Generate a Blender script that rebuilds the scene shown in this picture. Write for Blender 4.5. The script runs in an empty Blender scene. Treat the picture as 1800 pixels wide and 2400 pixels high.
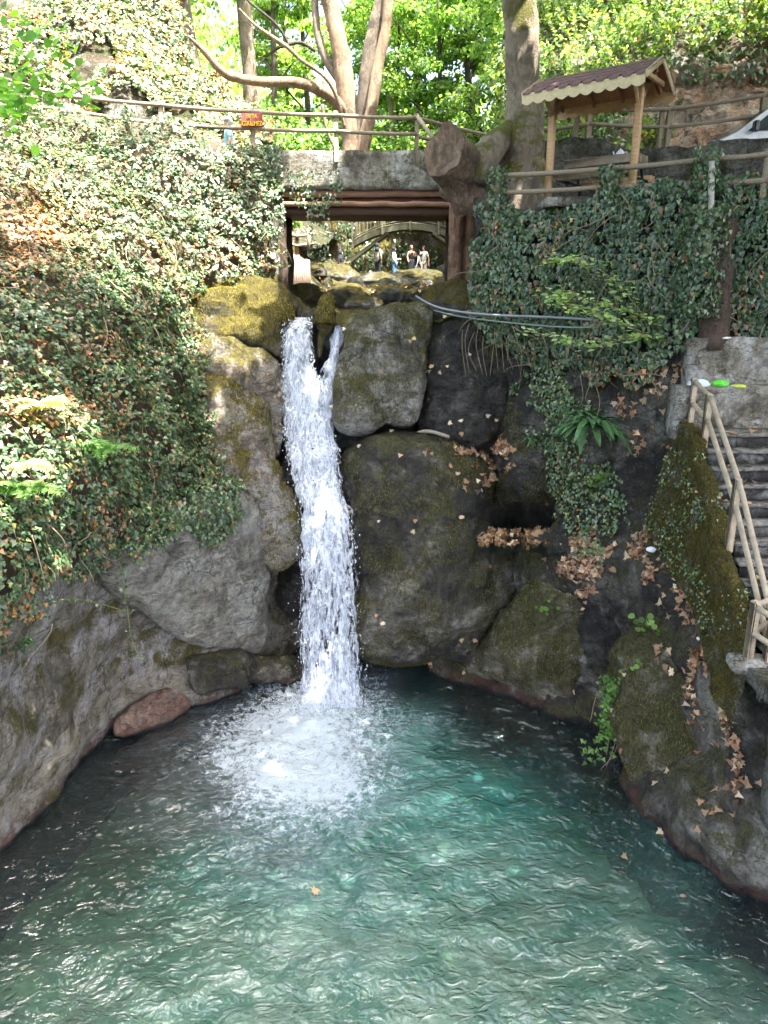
import bpy, bmesh, math, random
import numpy as np
from mathutils import Vector, Matrix

rng = np.random.default_rng(7)
random.seed(7)
scene = bpy.context.scene
COL = scene.collection

# ------------------------------------------------------------------ camera
CAM = np.array([0.0, 0.0, 9.0]); PITCH = math.radians(16.0); F = 1733.0
cd = bpy.data.cameras.new('camera'); cam = bpy.data.objects.new('camera', cd); COL.objects.link(cam)
cam.location = CAM; cam.rotation_euler = (math.radians(90) - PITCH, 0, 0)
cd.sensor_fit = 'HORIZONTAL'; cd.sensor_width = 36.0; cd.lens = 36.0 * F / 1800.0
cd.clip_start = 0.05; cd.clip_end = 600
scene.camera = cam

# ------------------------------------------------------------------ world, sun, exposure
SUN = np.array([0.26, -0.24, 0.935]); SUN /= np.linalg.norm(SUN)      # towards the sun
w = bpy.data.worlds.new('World'); scene.world = w; w.use_nodes = True
nt = w.node_tree; sky = nt.nodes.new('ShaderNodeTexSky'); sky.sky_type = 'NISHITA'; sky.sun_disc = False
sky.sun_elevation = math.asin(SUN[2]); sky.sun_rotation = math.atan2(SUN[0], SUN[1])
sky.air_density = 0.8; sky.dust_density = 7.0; sky.ozone_density = 0.4
bg = nt.nodes['Background']; nt.links.new(sky.outputs[0], bg.inputs[0]); bg.inputs[1].default_value = 0.15
ld = bpy.data.lights.new('sun', 'SUN'); ld.energy = 5.0; ld.angle = math.radians(0.5); ld.color = (1.0, 0.95, 0.86)
sun = bpy.data.objects.new('sun', ld); COL.objects.link(sun)
sun.rotation_euler = Vector(SUN).to_track_quat('Z', 'Y').to_euler()
scene.view_settings.view_transform = 'Standard'; scene.view_settings.look = 'None'
scene.view_settings.gamma = 1; scene.view_settings.exposure = 2.9
scene.render.resolution_x = 768; scene.render.resolution_y = 1024
scene.cycles.transparent_max_bounces = 24
scene.cycles.max_bounces = 8

# ------------------------------------------------------------------ photo geometry: a photo point at a chosen distance
cp, sp = math.cos(PITCH), math.sin(PITCH)
def P(x, y, Y):
    x = np.asarray(x, float); y = np.asarray(y, float); Y = np.asarray(Y, float)
    a = (x - 900) / F; b = -(y - 1200) / F
    dy = cp + b * sp; dz = -sp + b * cp
    t = Y / dy
    return np.stack([a * t + 0 * Y, Y + 0 * a, 9.0 + dz * t + 0 * a], -1)
def Yz(x, y, z):
    b = -(y - 1200) / F
    return (z - 9.0) / (-sp + b * cp) * (cp + b * sp)
def proj(p):
    p = np.asarray(p, float) - CAM
    d = p[..., 1] * cp - p[..., 2] * sp
    u = p[..., 1] * sp + p[..., 2] * cp
    return 900 + F * p[..., 0] / d, 1200 - F * u / d

# ------------------------------------------------------------------ noise
def _h(i, j, k, s=0):
    n = (i.astype(np.int64) * 374761393 + j.astype(np.int64) * 668265263 + k.astype(np.int64) * 1274126177 + s * 974634777) & 0xffffffff
    n = ((n ^ (n >> 13)) * 1103515245) & 0xffffffff
    n = ((n ^ (n >> 15)) * 2654435761) & 0xffffffff
    return ((n ^ (n >> 14)) & 0xffff) / 65535.0
def vn(p, s=0):
    f = np.floor(p); t = p - f; t = t * t * (3 - 2 * t)
    i, j, k = f[..., 0], f[..., 1], f[..., 2]; u, v, w_ = t[..., 0], t[..., 1], t[..., 2]
    r = 0
    for a in (0, 1):
        for b in (0, 1):
            for c in (0, 1):
                r = r + _h(i + a, j + b, k + c, s) * (u if a else 1 - u) * (v if b else 1 - v) * (w_ if c else 1 - w_)
    return r * 2 - 1
def fbm(p, o=4, s=0, g=0.5):
    p = np.asarray(p, float); r = 0; a = 1.0; q = p
    for i in range(o):
        r = r + a * vn(q, s + i); q = q * 2.03 + 11.3; a *= g
    return r
def ridge(p, o=4, s=0):
    r = 0; a = 1.0; q = np.asarray(p, float)
    for i in range(o):
        r = r + a * (1 - 2 * np.abs(vn(q, s + i))); q = q * 2.1 + 7.7; a *= 0.5
    return r

# ------------------------------------------------------------------ objects
ORG = {}
def tag(o, label=None, cat=None, group=None, kind=None):
    if label: o['label'] = label
    if cat: o['category'] = cat
    if group: o['group'] = group
    if kind: o['kind'] = kind
    return o
def empty(name, loc, label, cat, group=None):
    o = bpy.data.objects.new(name, None); COL.objects.link(o); o.location = [float(c) for c in loc]
    o.empty_display_size = 0.2
    ORG[o.name] = np.array(loc, float)
    return tag(o, label, cat, group)
def mk(name, V, Fc, mat, parent=None, smooth=True, col=None, origin=None):
    """one mesh object from world coordinates; Fc is an (n,k) array or a list of index lists"""
    V = np.asarray(V, float)
    if parent is not None: org = ORG[parent.name]
    elif origin is not None: org = np.array(origin, float)
    else: org = np.array([(V[:, 0].min() + V[:, 0].max()) / 2, (V[:, 1].min() + V[:, 1].max()) / 2, V[:, 2].min()])
    me = bpy.data.meshes.new(name)
    L = V - org
    if isinstance(Fc, np.ndarray) and Fc.ndim == 2:
        n, k = Fc.shape
        me.vertices.add(len(L)); me.vertices.foreach_set('co', L.astype(np.float32).ravel())
        me.loops.add(n * k); me.loops.foreach_set('vertex_index', Fc.astype(np.int32).ravel())
        me.polygons.add(n); me.polygons.foreach_set('loop_start', np.arange(0, n * k, k, dtype=np.int32))
        me.update(calc_edges=True)
    else:
        me.from_pydata(L.tolist(), [], [list(map(int, f)) for f in Fc]); me.update()
    if smooth: me.polygons.foreach_set('use_smooth', np.ones(len(me.polygons), bool))
    if col is not None:
        ca = me.color_attributes.new('Col', 'FLOAT_COLOR', 'POINT')
        c4 = np.ones((len(L), 4), np.float32); c4[:, :3] = col; ca.data.foreach_set('color', c4.ravel())
    if mat is not None: me.materials.append(mat)
    o = bpy.data.objects.new(name, me); COL.objects.link(o)
    if parent is not None:
        o.parent = parent; ORG[o.name] = org
    else:
        o.location = org.tolist(); ORG[o.name] = org
    return o

# primitive shapes -> (V, F list)
def cat(*parts):
    V = []; Fs = []; n = 0
    for v, f in parts:
        v = np.asarray(v, float); V.append(v); Fs += [[i + n for i in q] for q in f]; n += len(v)
    return np.concatenate(V), Fs
def box(c, s, R=None, bev=0.0):
    """box, with a small chamfer on all edges"""
    hx, hy, hz = s[0] / 2, s[1] / 2, s[2] / 2
    b = min(bev, hx * .45, hy * .45, hz * .45)
    if b <= 0:
        V = np.array([[x, y, z] for x in (-hx, hx) for y in (-hy, hy) for z in (-hz, hz)])
        Fs = [[0, 1, 3, 2], [4, 6, 7, 5], [0, 4, 5, 1], [2, 3, 7, 6], [0, 2, 6, 4], [1, 5, 7, 3]]
    else:
        V = []
        for sx in (-1, 1):
            for sy in (-1, 1):
                for sz in (-1, 1):
                    V += [[sx * hx, sy * (hy - b), sz * (hz - b)], [sx * (hx - b), sy * hy, sz * (hz - b)], [sx * (hx - b), sy * (hy - b), sz * hz]]
        V = np.array(V); ix = lambda i, j, k, a: ((i * 2 + j) * 2 + k) * 3 + a
        Fs = []
        for i in (0, 1):
            q = [ix(i, 0, 0, 0), ix(i, 1, 0, 0), ix(i, 1, 1, 0), ix(i, 0, 1, 0)]; Fs.append(q if i else q[::-1])
            q = [ix(0, i, 0, 1), ix(0, i, 1, 1), ix(1, i, 1, 1), ix(1, i, 0, 1)]; Fs.append(q if i else q[::-1])
            q = [ix(0, 0, i, 2), ix(1, 0, i, 2), ix(1, 1, i, 2), ix(0, 1, i, 2)]; Fs.append(q if i else q[::-1])
            for j in (0, 1):
                Fs.append([ix(i, j, 0, 0), ix(i, j, 1, 0), ix(i, j, 1, 1), ix(i, j, 0, 1)])
                Fs.append([ix(i, 0, j, 0), ix(i, 1, j, 0), ix(i, 1, j, 2), ix(i, 0, j, 2)])
                Fs.append([ix(0, i, j, 1), ix(1, i, j, 1), ix(1, i, j, 2), ix(0, i, j, 2)])
                for k in (0, 1): Fs.append([ix(i, j, k, 0), ix(i, j, k, 1), ix(i, j, k, 2)])
    if R is not None: V = V @ np.array(R).T
    return V + np.array(c), Fs
def rotz(a): c, s = math.cos(a), math.sin(a); return np.array([[c, -s, 0], [s, c, 0], [0, 0, 1]])
def frame(d, up=(0, 0, 1)):
    d = np.array(d, float); d /= np.linalg.norm(d); u = np.array(up, float)
    if abs(d @ u) > .98: u = np.array([0, 1.0, 0])
    a = np.cross(u, d); a /= np.linalg.norm(a); b = np.cross(d, a)
    return a, b, d
def beam(p, q, wd, hd, bev=0.008, up=(0, 0, 1)):
    p = np.array(p, float); q = np.array(q, float); a, b, d = frame(q - p, up)
    return box((p + q) / 2, (wd, hd, np.linalg.norm(q - p)), np.stack([a, b, d], 1), bev)
def tube(pts, rad, n=10, wob=0.0, s=0, caps=True, wf=3.0):
    pts = np.asarray(pts, float); m = len(pts); rad = np.broadcast_to(np.asarray(rad, float), (m,))
    T = np.gradient(pts, axis=0); T /= np.linalg.norm(T, axis=1)[:, None] + 1e-9
    a, b, _ = frame(T[0]); V = []
    for i in range(m):
        a = a - T[i] * (a @ T[i]); a /= np.linalg.norm(a); b = np.cross(T[i], a)
        th = np.arange(n) * 2 * np.pi / n
        ring = pts[i] + rad[i] * (np.cos(th)[:, None] * a + np.sin(th)[:, None] * b)
        V.append(ring)
    V = np.array(V)
    if wob:
        c = pts[:, None, :]; dv = V - c
        V = c + dv * (1 + wob * fbm(V * wf, 4, s))[..., None]
    V = V.reshape(-1, 3)
    Fs = [[i * n + j, i * n + (j + 1) % n, (i + 1) * n + (j + 1) % n, (i + 1) * n + j] for i in range(m - 1) for j in range(n)]
    if caps: Fs += [list(range(n))[::-1], [(m - 1) * n + j for j in range(n)]]
    return V, Fs
def curve(pts, n=8):
    """Catmull-Rom through control points"""
    p = np.asarray(pts, float); p = np.vstack([2 * p[0] - p[1], p, 2 * p[-1] - p[-2]]); out = []
    for i in range(1, len(p) - 2):
        for t in np.arange(n) / n:
            out.append(.5 * (2 * p[i] + (p[i + 1] - p[i - 1]) * t + (2 * p[i - 1] - 5 * p[i] + 4 * p[i + 1] - p[i + 2]) * t * t + (3 * p[i] - p[i - 1] - 3 * p[i + 1] + p[i + 2]) * t ** 3))
    out.append(p[-2]); return np.array(out)
def ellipsoid(c, r, n=12, m=8, R=None):
    V = [[0, 0, -1]]
    for i in range(1, m):
        ph = -math.pi / 2 + math.pi * i / m
        for j in range(n): V.append([math.cos(ph) * math.cos(2 * math.pi * j / n), math.cos(ph) * math.sin(2 * math.pi * j / n), math.sin(ph)])
    V.append([0, 0, 1]); V = np.array(V) * np.array(r)
    if R is not None: V = V @ np.array(R).T
    Fs = [[0, 1 + (j + 1) % n, 1 + j] for j in range(n)]
    for i in range(m - 2):
        for j in range(n):
            a = 1 + i * n; Fs.append([a + j, a + (j + 1) % n, a + n + (j + 1) % n, a + n + j])
    a = 1 + (m - 2) * n; Fs += [[a + j, a + (j + 1) % n, len(V) - 1] for j in range(n)]
    return V + np.array(c), Fs
def prism(poly, h0, h1, fn):
    """extrude a 2-D polygon; fn maps (u, v, h) to world"""
    n = len(poly); V = [fn(u, v, h0) for u, v in poly] + [fn(u, v, h1) for u, v in poly]
    return np.array(V), [list(range(n))[::-1], list(range(n, 2 * n))] + [[i, (i + 1) % n, n + (i + 1) % n, n + i] for i in range(n)]

def inpoly(x, y, poly):
    x = np.asarray(x, float); y = np.asarray(y, float); r = np.zeros(np.broadcast(x, y).shape, bool); n = len(poly)
    for i in range(n):
        x0, y0 = poly[i]; x1, y1 = poly[(i + 1) % n]
        if y0 == y1: continue
        c = ((y0 > y) != (y1 > y)) & (x < (x1 - x0) * (y - y0) / (y1 - y0) + x0); r ^= c
    return r

# ------------------------------------------------------------------ surfaces
class Surf: pass
def scatter(S, n, mask=None, seed=0):
    """n points spread by area over a grid surface; mask(x_photo, y_photo, pos) -> bool or weight"""
    g = np.random.default_rng(seed); G = S.G; ok = S.ok
    a = G[:-1, :-1]; b = G[:-1, 1:]; c = G[1:, 1:]; d = G[1:, :-1]
    nr = np.cross(c - a, d - b); ar = np.linalg.norm(nr, axis=-1); nr = nr / (ar[..., None] + 1e-9)
    cen = (a + b + c + d) / 4
    flip = ((cen - CAM) * nr).sum(-1) > 0; nr[flip] *= -1
    wgt = ar * ok
    if mask is not None:
        px, py = proj(cen); wgt = wgt * mask(px, py, cen)
    wf = wgt.ravel(); tot = wf.sum()
    if tot <= 0: return np.zeros((0, 3)), np.zeros((0, 3))
    idx = g.choice(len(wf), int(n), p=wf / tot)
    i, j = np.unravel_index(idx, wgt.shape); u = g.random(int(n))[:, None]; v = g.random(int(n))[:, None]
    pos = (a[i, j] * (1 - u) + b[i, j] * u) * (1 - v) + (d[i, j] * (1 - u) + c[i, j] * u) * v
    S.area = tot / 2
    return pos, nr[i, j]
def gridfaces(ok, nx, ny):
    j, i = np.nonzero(ok); v = j * nx + i
    return np.stack([v, v + 1, v + 1 + nx, v + nx], 1)[:, ::-1]
def compact(V, Fc):
    u, inv = np.unique(Fc, return_inverse=True); return V[u], inv.reshape(Fc.shape)
def normals(G):
    gx = np.gradient(G, axis=1); gy = np.gradient(G, axis=0); n = np.cross(gx, gy); n /= np.linalg.norm(n, axis=-1)[..., None] + 1e-9
    f = ((G - CAM) * n).sum(-1) > 0; n[f] *= -1; return n
def tps(ctrl, X, Yq):
    c = np.array(ctrl, float); s = 500.0
    p = c[:, :2] / s; n = len(p)
    def K(r2): return np.where(r2 > 0, r2 * np.log(r2 + 1e-12), 0)
    A = np.zeros((n + 3, n + 3)); A[:n, :n] = K(((p[:, None] - p[None]) ** 2).sum(-1)) + np.eye(n) * 0.004
    A[:n, n] = 1; A[:n, n + 1:] = p; A[n, :n] = 1; A[n + 1:, :n] = p.T
    wv = np.linalg.solve(A, np.concatenate([c[:, 2], [0, 0, 0]]))
    q = np.stack([X, Yq], -1) / s
    out = wv[n] + q[..., 0] * wv[n + 1] + q[..., 1] * wv[n + 2]
    for i in range(n): out = out + wv[i] * K(((q - p[i]) ** 2).sum(-1))
    return out
def sheet(name, ctrl, x0, x1, y0, y1, step, mat, amp=0.15, freq=1.0, poly=None, seed=0, rid=0.0, label=None):
    c = [(a, b, (Yz(a, b, k[1]) if isinstance(k, tuple) else k)) for a, b, k in ctrl]
    xs = np.arange(x0, x1 + 1, step); ys = np.arange(y0, y1 + 1, step); X, Yp = np.meshgrid(xs, ys)
    D = tps(c, X, Yp); G = P(X, Yp, D); N = normals(G)
    dsp = amp * fbm(G * freq, 6, seed) + rid * ridge(G * freq * .7, 4, seed + 50)
    G = G + N * dsp[..., None]
    ok = np.ones((len(ys) - 1, len(xs) - 1), bool)
    if poly is not None:
        ok = inpoly(X[:-1, :-1] + step / 2, Yp[:-1, :-1] + step / 2, poly)
    V, Fc = compact(G.reshape(-1, 3), gridfaces(ok, len(xs), len(ys)))
    o = mk(name, V, Fc, mat); tag(o, label=label, kind='structure')
    S = Surf(); S.G = G; S.ok = ok; S.o = o; return S
def boulder(name, poly, plane, T, mat, label=None, cat_='boulder', step=5, amp=0.10, freq=1.5, rid=0.055, seed=0, back=1.0, group=None, kind=None, p=0.5, V2S=True):
    """closed rock whose outline is given in photo points; plane = distances at three or more photo points; T = bulge in metres"""
    k = 1800 / 1659 if V2S else 1.0
    poly = np.array(poly, float) * k
    n = len(poly); pp = []                                   # round the outline
    cc = curve(np.vstack([poly, poly[:1]]), 5)[:-1]; poly = cc + 3.0 * np.stack([fbm(np.c_[cc / 25, cc[:, :1] * 0], 2, seed + 9), fbm(np.c_[cc / 25, cc[:, :1] * 0 + 5], 2, seed + 8)], 1)
    pl = np.array(plane, float); pl[:, :2] *= k
    A = np.c_[np.ones(len(pl)), pl[:, :2]]; co = np.linalg.lstsq(A, pl[:, 2], rcond=None)[0]
    x0, y0 = poly.min(0) - 2 * step; x1, y1 = poly.max(0) + 2 * step
    xs = np.arange(x0, x1, step); ys = np.arange(y0, y1, step); X, Yp = np.meshgrid(xs, ys)
    ins = inpoly(X, Yp, poly)
    u = np.zeros(X.shape); 
    for it in range(500):
        nb = (np.roll(u, 1, 0) + np.roll(u, -1, 0) + np.roll(u, 1, 1) + np.roll(u, -1, 1)) / 4 + 1
        u = np.where(ins, nb, 0)
    u /= u.max(); h = np.clip(u, 0, 1) ** p
    ok = ins[:-1, :-1] & ins[1:, :-1] & ins[:-1, 1:] & ins[1:, 1:] | False
    ok = (ins[:-1, :-1].astype(int) + ins[1:, :-1] + ins[:-1, 1:] + ins[1:, 1:]) >= 3
    used = np.zeros(X.shape, bool)
    used[:-1, :-1] |= ok; used[1:, :-1] |= ok; used[:-1, 1:] |= ok; used[1:, 1:] |= ok
    full = np.zeros(X.shape, int); full[:-1, :-1] += ok; full[1:, :-1] += ok; full[:-1, 1:] += ok; full[1:, 1:] += ok
    bd = used & (full < 4)
    bi = np.argwhere(bd); q = np.stack([X[bd], Yp[bd]], 1)
    a = poly; b = np.roll(poly, -1, 0); ab = b - a
    t = np.clip(((q[:, None] - a) * ab).sum(-1) / ((ab ** 2).sum(-1) + 1e-9), 0, 1); cl = a + t[..., None] * ab
    dd = ((q[:, None] - cl) ** 2).sum(-1); best = cl[np.arange(len(q)), dd.argmin(1)]
    X = X.copy(); Yp = Yp.copy(); X[bd] = best[:, 0]; Yp[bd] = best[:, 1]; h[bd] = 0
    base = co[0] + co[1] * X + co[2] * Yp
    Gf = P(X, Yp, base - T * h); Gb = P(X, Yp, base + T * back * h)
    N = normals(Gf)
    wq_ = Gf + .5 * fbm(Gf * .8, 3, seed + 60)[..., None]
    dsp = (.07 * ridge(wq_ * np.array([.9, .9, 1.5]), 2, seed + 70) + amp * fbm(Gf * freq, 5, seed) + rid * ridge(Gf * freq * 1.3 * np.array([1, 1, .6]), 4, seed + 31)) * np.clip(h * 1.6, .15, 1)
    Gf = np.where(bd[..., None], Gf, Gf + N * dsp[..., None])
    ny, nx = X.shape; Vf = Gf.reshape(-1, 3); Vb = Gb.reshape(-1, 3).copy()
    Ff = gridfaces(ok, nx, ny); Fb = Ff[:, ::-1] + len(Vf)
    bdr = bd.ravel(); Fb = np.where(bdr[Fb - len(Vf)], Fb - len(Vf), Fb)
    V, Fc = compact(np.vstack([Vf, Vb]), np.vstack([Ff, Fb]))
    o = mk(name, V, Fc, mat)
    if kind: tag(o, kind=kind)
    else: tag(o, label, cat_, group)
    S = Surf(); S.G = Gf; S.ok = ok; S.o = o; return S
def world_grid(x0, x1, y0, y1, step, zf):
    xs = np.arange(x0, x1 + step / 2, step); ys = np.arange(y0, y1 + step / 2, step); X, Y = np.meshgrid(xs, ys)
    Z = zf(X, Y); G = np.stack([X, Y, Z], -1); S = Surf(); S.G = G; S.ok = np.ones((len(ys) - 1, len(xs) - 1), bool)
    S.F = gridfaces(S.ok, len(xs), len(ys))[:, ::-1]; return S

# ------------------------------------------------------------------ leaves
SH = {
 'ivy': np.array([[0, 0], [.42, .05], [.30, .38], [0, 1.0], [-.30, .38], [-.42, .05]]),
 'oval': np.array([[0, 0], [.28, .3], [.26, .65], [0, 1.0], [-.26, .65], [-.28, .3]]),
 'tri': np.array([[0, 0], [.4, .45], [0, 1.0], [-.4, .45]]),
 'round': np.array([[0, 0], [.4, .1], [.5, .5], [.2, .9], [-.2, .9], [-.5, .5], [-.4, .1]]),
 'blade': np.array([[0, 0], [.1, .3], [0, 1.0], [-.1, .3]]),
 'plane': np.array([[0, 0], [.12, .16], [.5, .08], [.36, .3], [.62, .52], [.3, .56], [.24, .72], [0, 1.05], [-.24, .72], [-.3, .56], [-.62, .52], [-.36, .3], [-.5, .08], [-.12, .16]]),
}
def leaves(name, pos, nrm, size, col, shape, mat, parent=None, tilt=0.5, down=0.7, seed=0, curl=0.12, tipdir=None, origin=None):
    g = np.random.default_rng(seed + 101); n = len(pos); S = SH[shape]; k = len(S)
    N = nrm + tilt * g.normal(size=(n, 3)); N /= np.linalg.norm(N, axis=1)[:, None] + 1e-9
    D = g.normal(size=(n, 3)) * (1 - down) + np.array([0, 0, -1.0]) * down if tipdir is None else tipdir + .25 * g.normal(size=(n, 3))
    B = D - N * (D * N).sum(1)[:, None]; B /= np.linalg.norm(B, axis=1)[:, None] + 1e-9; T = np.cross(B, N)
    sz = (np.broadcast_to(size, (n,)) * g.uniform(.7, 1.3, n))[:, None, None]
    xx = S[:, 0][None, :, None]; yy = (S[:, 1] - .4)[None, :, None]
    zc = (curl * (np.abs(S[:, 0]) * 1.6 - S[:, 1] ** 2 * .5))[None, :, None]
    if curl > .2: zc = zc * g.uniform(-1, 1.6, (n, 1, 1))
    V = pos[:, None, :] + sz * (xx * T[:, None] + yy * B[:, None] + zc * N[:, None])
    V = V.reshape(-1, 3); Fc = np.arange(n * k).reshape(n, k)
    C = np.repeat(np.asarray(col, float).reshape(-1, 3) if np.ndim(col) > 1 else np.tile(col, (n, 1)), k, 0)
    return mk(name, V, Fc, mat, parent, smooth=False, col=C, origin=origin)
def pick(n, pal, wts, seed=0, var=.25, w_extra=None):
    g = np.random.default_rng(seed + 5); pal = np.array(pal); w_ = np.array(wts, float); w_ /= w_.sum()
    c = pal[g.choice(len(pal), n, p=w_)]; return np.clip(c * (1 + var * g.normal(size=(n, 1))), .005, .9)

# ------------------------------------------------------------------ materials
def new_mat(name):
    m = bpy.data.materials.new(name); m.use_nodes = True; t = m.node_tree; t.nodes.clear(); return m, t
class NB:
    def __init__(s, t): s.t = t
    def n(s, typ, **kw):
        nd = s.t.nodes.new('ShaderNode' + typ)
        for k, v in kw.items():
            if k.startswith('i_'):
                key = k[2:]; key = int(key) if key.isdigit() else key.replace('_', ' ')
                inp = nd.inputs[key]
                if isinstance(v, bpy.types.NodeSocket): s.t.links.new(v, inp)
                else: inp.default_value = v
            else: setattr(nd, k, v)
        return nd
    def noise(s, vec, scale, detail=5, rough=.6, dist=0):
        return s.n('TexNoise', i_Vector=vec, i_Scale=scale, i_Detail=detail, i_Roughness=rough, i_Distortion=dist).outputs['Fac']
    def ramp(s, f, a, b):
        return s.n('MapRange', i_0=f, i_1=a, i_2=b, clamp=True).outputs[0]
    def mix(s, f, a, b):
        nd = s.t.nodes.new('ShaderNodeMix'); nd.data_type = 'RGBA'
        for inp, v in ((nd.inputs[0], f), (nd.inputs[6], a), (nd.inputs[7], b)):
            if isinstance(v, bpy.types.NodeSocket): s.t.links.new(v, inp)
            else: inp.default_value = v if np.isscalar(v) else (*v, 1) if len(v) == 3 else v
        return nd.outputs[2]
    def m(s, op, a, b=0.5, c=None):
        nd = s.t.nodes.new('ShaderNodeMath'); nd.operation = op
        for i, v in enumerate((a, b) if c is None else (a, b, c)):
            if isinstance(v, bpy.types.NodeSocket): s.t.links.new(v, nd.inputs[i])
            else: nd.inputs[i].default_value = v
        return nd.outputs[0]
    def pos(s): return s.n('NewGeometry').outputs['Position']
    def scale(s, v, sc): return s.n('Mapping', i_Vector=v, i_Scale=sc).outputs[0]
    def out(s, sh): o = s.n('OutputMaterial'); s.t.links.new(sh, o.inputs[0])
    def bump(s, h, st, dist=.02, nrm=None):
        nd = s.n('Bump', i_Height=h, i_Strength=st, i_Distance=dist)
        if nrm is not None: s.t.links.new(nrm, nd.inputs['Normal'])
        return nd.outputs[0]

def rock_mat(name, a, b, moss=.5, mcol=(.10, .11, .02), mcol2=(.035, .045, .012), dark=(.02, .02, .018), darkamt=.5, rough=.8, streak=.5, pale=(.35, .35, .32), red=True, up=.35, seed=0.0, bump=1.0):
    m, t = new_mat(name); B = NB(t); p0 = B.pos()
    p = B.n('VectorMath', operation='ADD', i_0=p0, i_1=(seed, seed * 1.7, seed * .3)).outputs[0]
    big = B.noise(p, .55, 4, .6, .4); mid = B.noise(p, 2.6, 8, .65, .3); fine = B.noise(p, 22, 6, .7)
    vfine = B.noise(p, 75, 4, .7)
    st = B.noise(B.scale(p, (3.5, 3.5, .35)), 1.0, 6, .6, .2)
    st2 = B.noise(B.scale(p, (14, 14, 1.2)), 1.0, 6, .7, .3)
    c = B.mix(B.ramp(mid, .3, .7), a, b)
    c = B.mix(B.ramp(st, .56, .68), c, B.mix(.55, c, pale)) if streak > 0 else c
    c = B.mix(B.m('MULTIPLY', B.ramp(st2, .35, .65), .5), c, B.mix(.5, c, (.03, .03, .028)))
    lg_ = B.noise(p, 1.05, 6, .62, .8); c = B.mix(B.m('MULTIPLY', B.ramp(lg_, .50, .58), .75), c, pale)
    c = B.mix(B.m('MULTIPLY', B.ramp(lg_, .46, .38), .55), c, tuple(x * .35 for x in b))
    # dark lichen / wet algae patches
    dm = B.m('MULTIPLY', B.ramp(B.m('ADD', big, B.m('MULTIPLY', mid, .35)), .92 - darkamt * .5, 1.04 - darkamt * .5), .85)
    c = B.mix(dm, c, dark)
    px_ = B.noise(p, 9, 8, .75, .2); grit = B.noise(p, 3.8, 9, .72, .6)
    c = B.mix(B.ramp(px_, .56, .40), c, B.mix(.42, c, (.012, .011, .009)))  # painted shade: low spots of the noise darkened like occlusion
    c = B.mix(B.ramp(px_, .56, .70), c, B.mix(.40, c, pale))
    c = B.mix(B.ramp(grit, .47, .36), c, B.mix(.40, c, (.018, .017, .014)))  # same painted shade in the coarser hollows
    # moss, thick on top and in ragged patches
    nz = B.n('SeparateXYZ', i_0=B.n('NewGeometry').outputs['Normal']).outputs['Z']
    mn = B.noise(p, 1.3, 6, .7, .5)
    mm = B.m('ADD', B.m('ADD', mn, B.m('MULTIPLY', nz, up * .5)), B.m('MULTIPLY', B.m('SUBTRACT', fine, .5), .35))
    hair = B.noise(B.scale(p, (26, 26, 2.6)), 1.0, 4, .6, .4); mm = B.m('ADD', mm, B.m('MULTIPLY', B.m('SUBTRACT', hair, .5), .28))
    mf = B.ramp(mm, .74 - moss * .38, .86 - moss * .38)
    mc = B.mix(B.ramp(B.noise(p, 3.1, 5, .7), .35, .65), mcol2, mcol)
    mc = B.mix(B.ramp(vfine, .3, .7), B.mix(.6, mc, (.008, .01, .004)), mc); mc = B.mix(B.ramp(hair, .56, .40), mc, B.mix(.65, mc, (.01, .01, .005)))
    c = B.mix(mf, c, mc)
    if red:
        z = B.n('SeparateXYZ', i_0=p0).outputs['Z']
        rz = B.ramp(B.m('ADD', z, B.m('MULTIPLY', B.m('SUBTRACT', mn, .5), 1.6)), .34, .10)
        c = B.mix(B.m('MULTIPLY', B.m('MULTIPLY', rz, .8), B.ramp(grit, .40, .52)), c, B.mix(B.ramp(mid, .46, .6), (.13, .045, .032), (.03, .02, .018)))
        if red == 'band':
            bz = B.m('MULTIPLY', B.ramp(B.m('ADD', z, B.m('MULTIPLY', B.m('SUBTRACT', mn, .5), 1.8)), 1.5, .9), B.ramp(z, .2, .5)); c = B.mix(B.m('MULTIPLY', B.m('MULTIPLY', bz, .6), B.ramp(grit, .40, .54)), c, (.46, .42, .34))
        wz = B.ramp(z, .10, .03); c = B.mix(wz, c, (.012, .012, .012))
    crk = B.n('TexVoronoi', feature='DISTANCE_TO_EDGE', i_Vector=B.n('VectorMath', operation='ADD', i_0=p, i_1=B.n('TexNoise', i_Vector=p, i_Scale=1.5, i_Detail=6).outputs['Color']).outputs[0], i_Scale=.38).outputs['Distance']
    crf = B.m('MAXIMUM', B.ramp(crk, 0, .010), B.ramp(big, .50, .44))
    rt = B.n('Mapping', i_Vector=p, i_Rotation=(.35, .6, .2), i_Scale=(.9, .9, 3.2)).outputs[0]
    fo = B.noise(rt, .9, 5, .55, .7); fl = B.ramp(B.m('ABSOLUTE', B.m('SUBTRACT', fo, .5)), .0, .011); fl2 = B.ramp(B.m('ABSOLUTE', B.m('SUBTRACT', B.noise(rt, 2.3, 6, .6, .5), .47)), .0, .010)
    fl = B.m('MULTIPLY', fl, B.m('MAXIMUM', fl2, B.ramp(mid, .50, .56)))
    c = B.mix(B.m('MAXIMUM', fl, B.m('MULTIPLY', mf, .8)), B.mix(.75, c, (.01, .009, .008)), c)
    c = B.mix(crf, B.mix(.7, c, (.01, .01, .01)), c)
    h1 = B.m('ADD', B.m('ADD', B.m('MULTIPLY', mid, 1.5), B.m('MULTIPLY', grit, 1.6)), B.m('MULTIPLY', B.m('ADD', st2, hair), .5)); h1 = B.m('ADD', h1, B.m('ADD', B.m('MULTIPLY', crf, .5), B.m('MULTIPLY', fl, .8)))
    nb = B.bump(h1, 1.0 * bump, .16)
    nb = B.bump(B.m('ADD', B.m('ADD', fine, px_), B.m('MULTIPLY', vfine, B.m('ADD', .35, B.m('MULTIPLY', mf, 1.2)))), 1.0 * bump, .04, nb)
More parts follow.
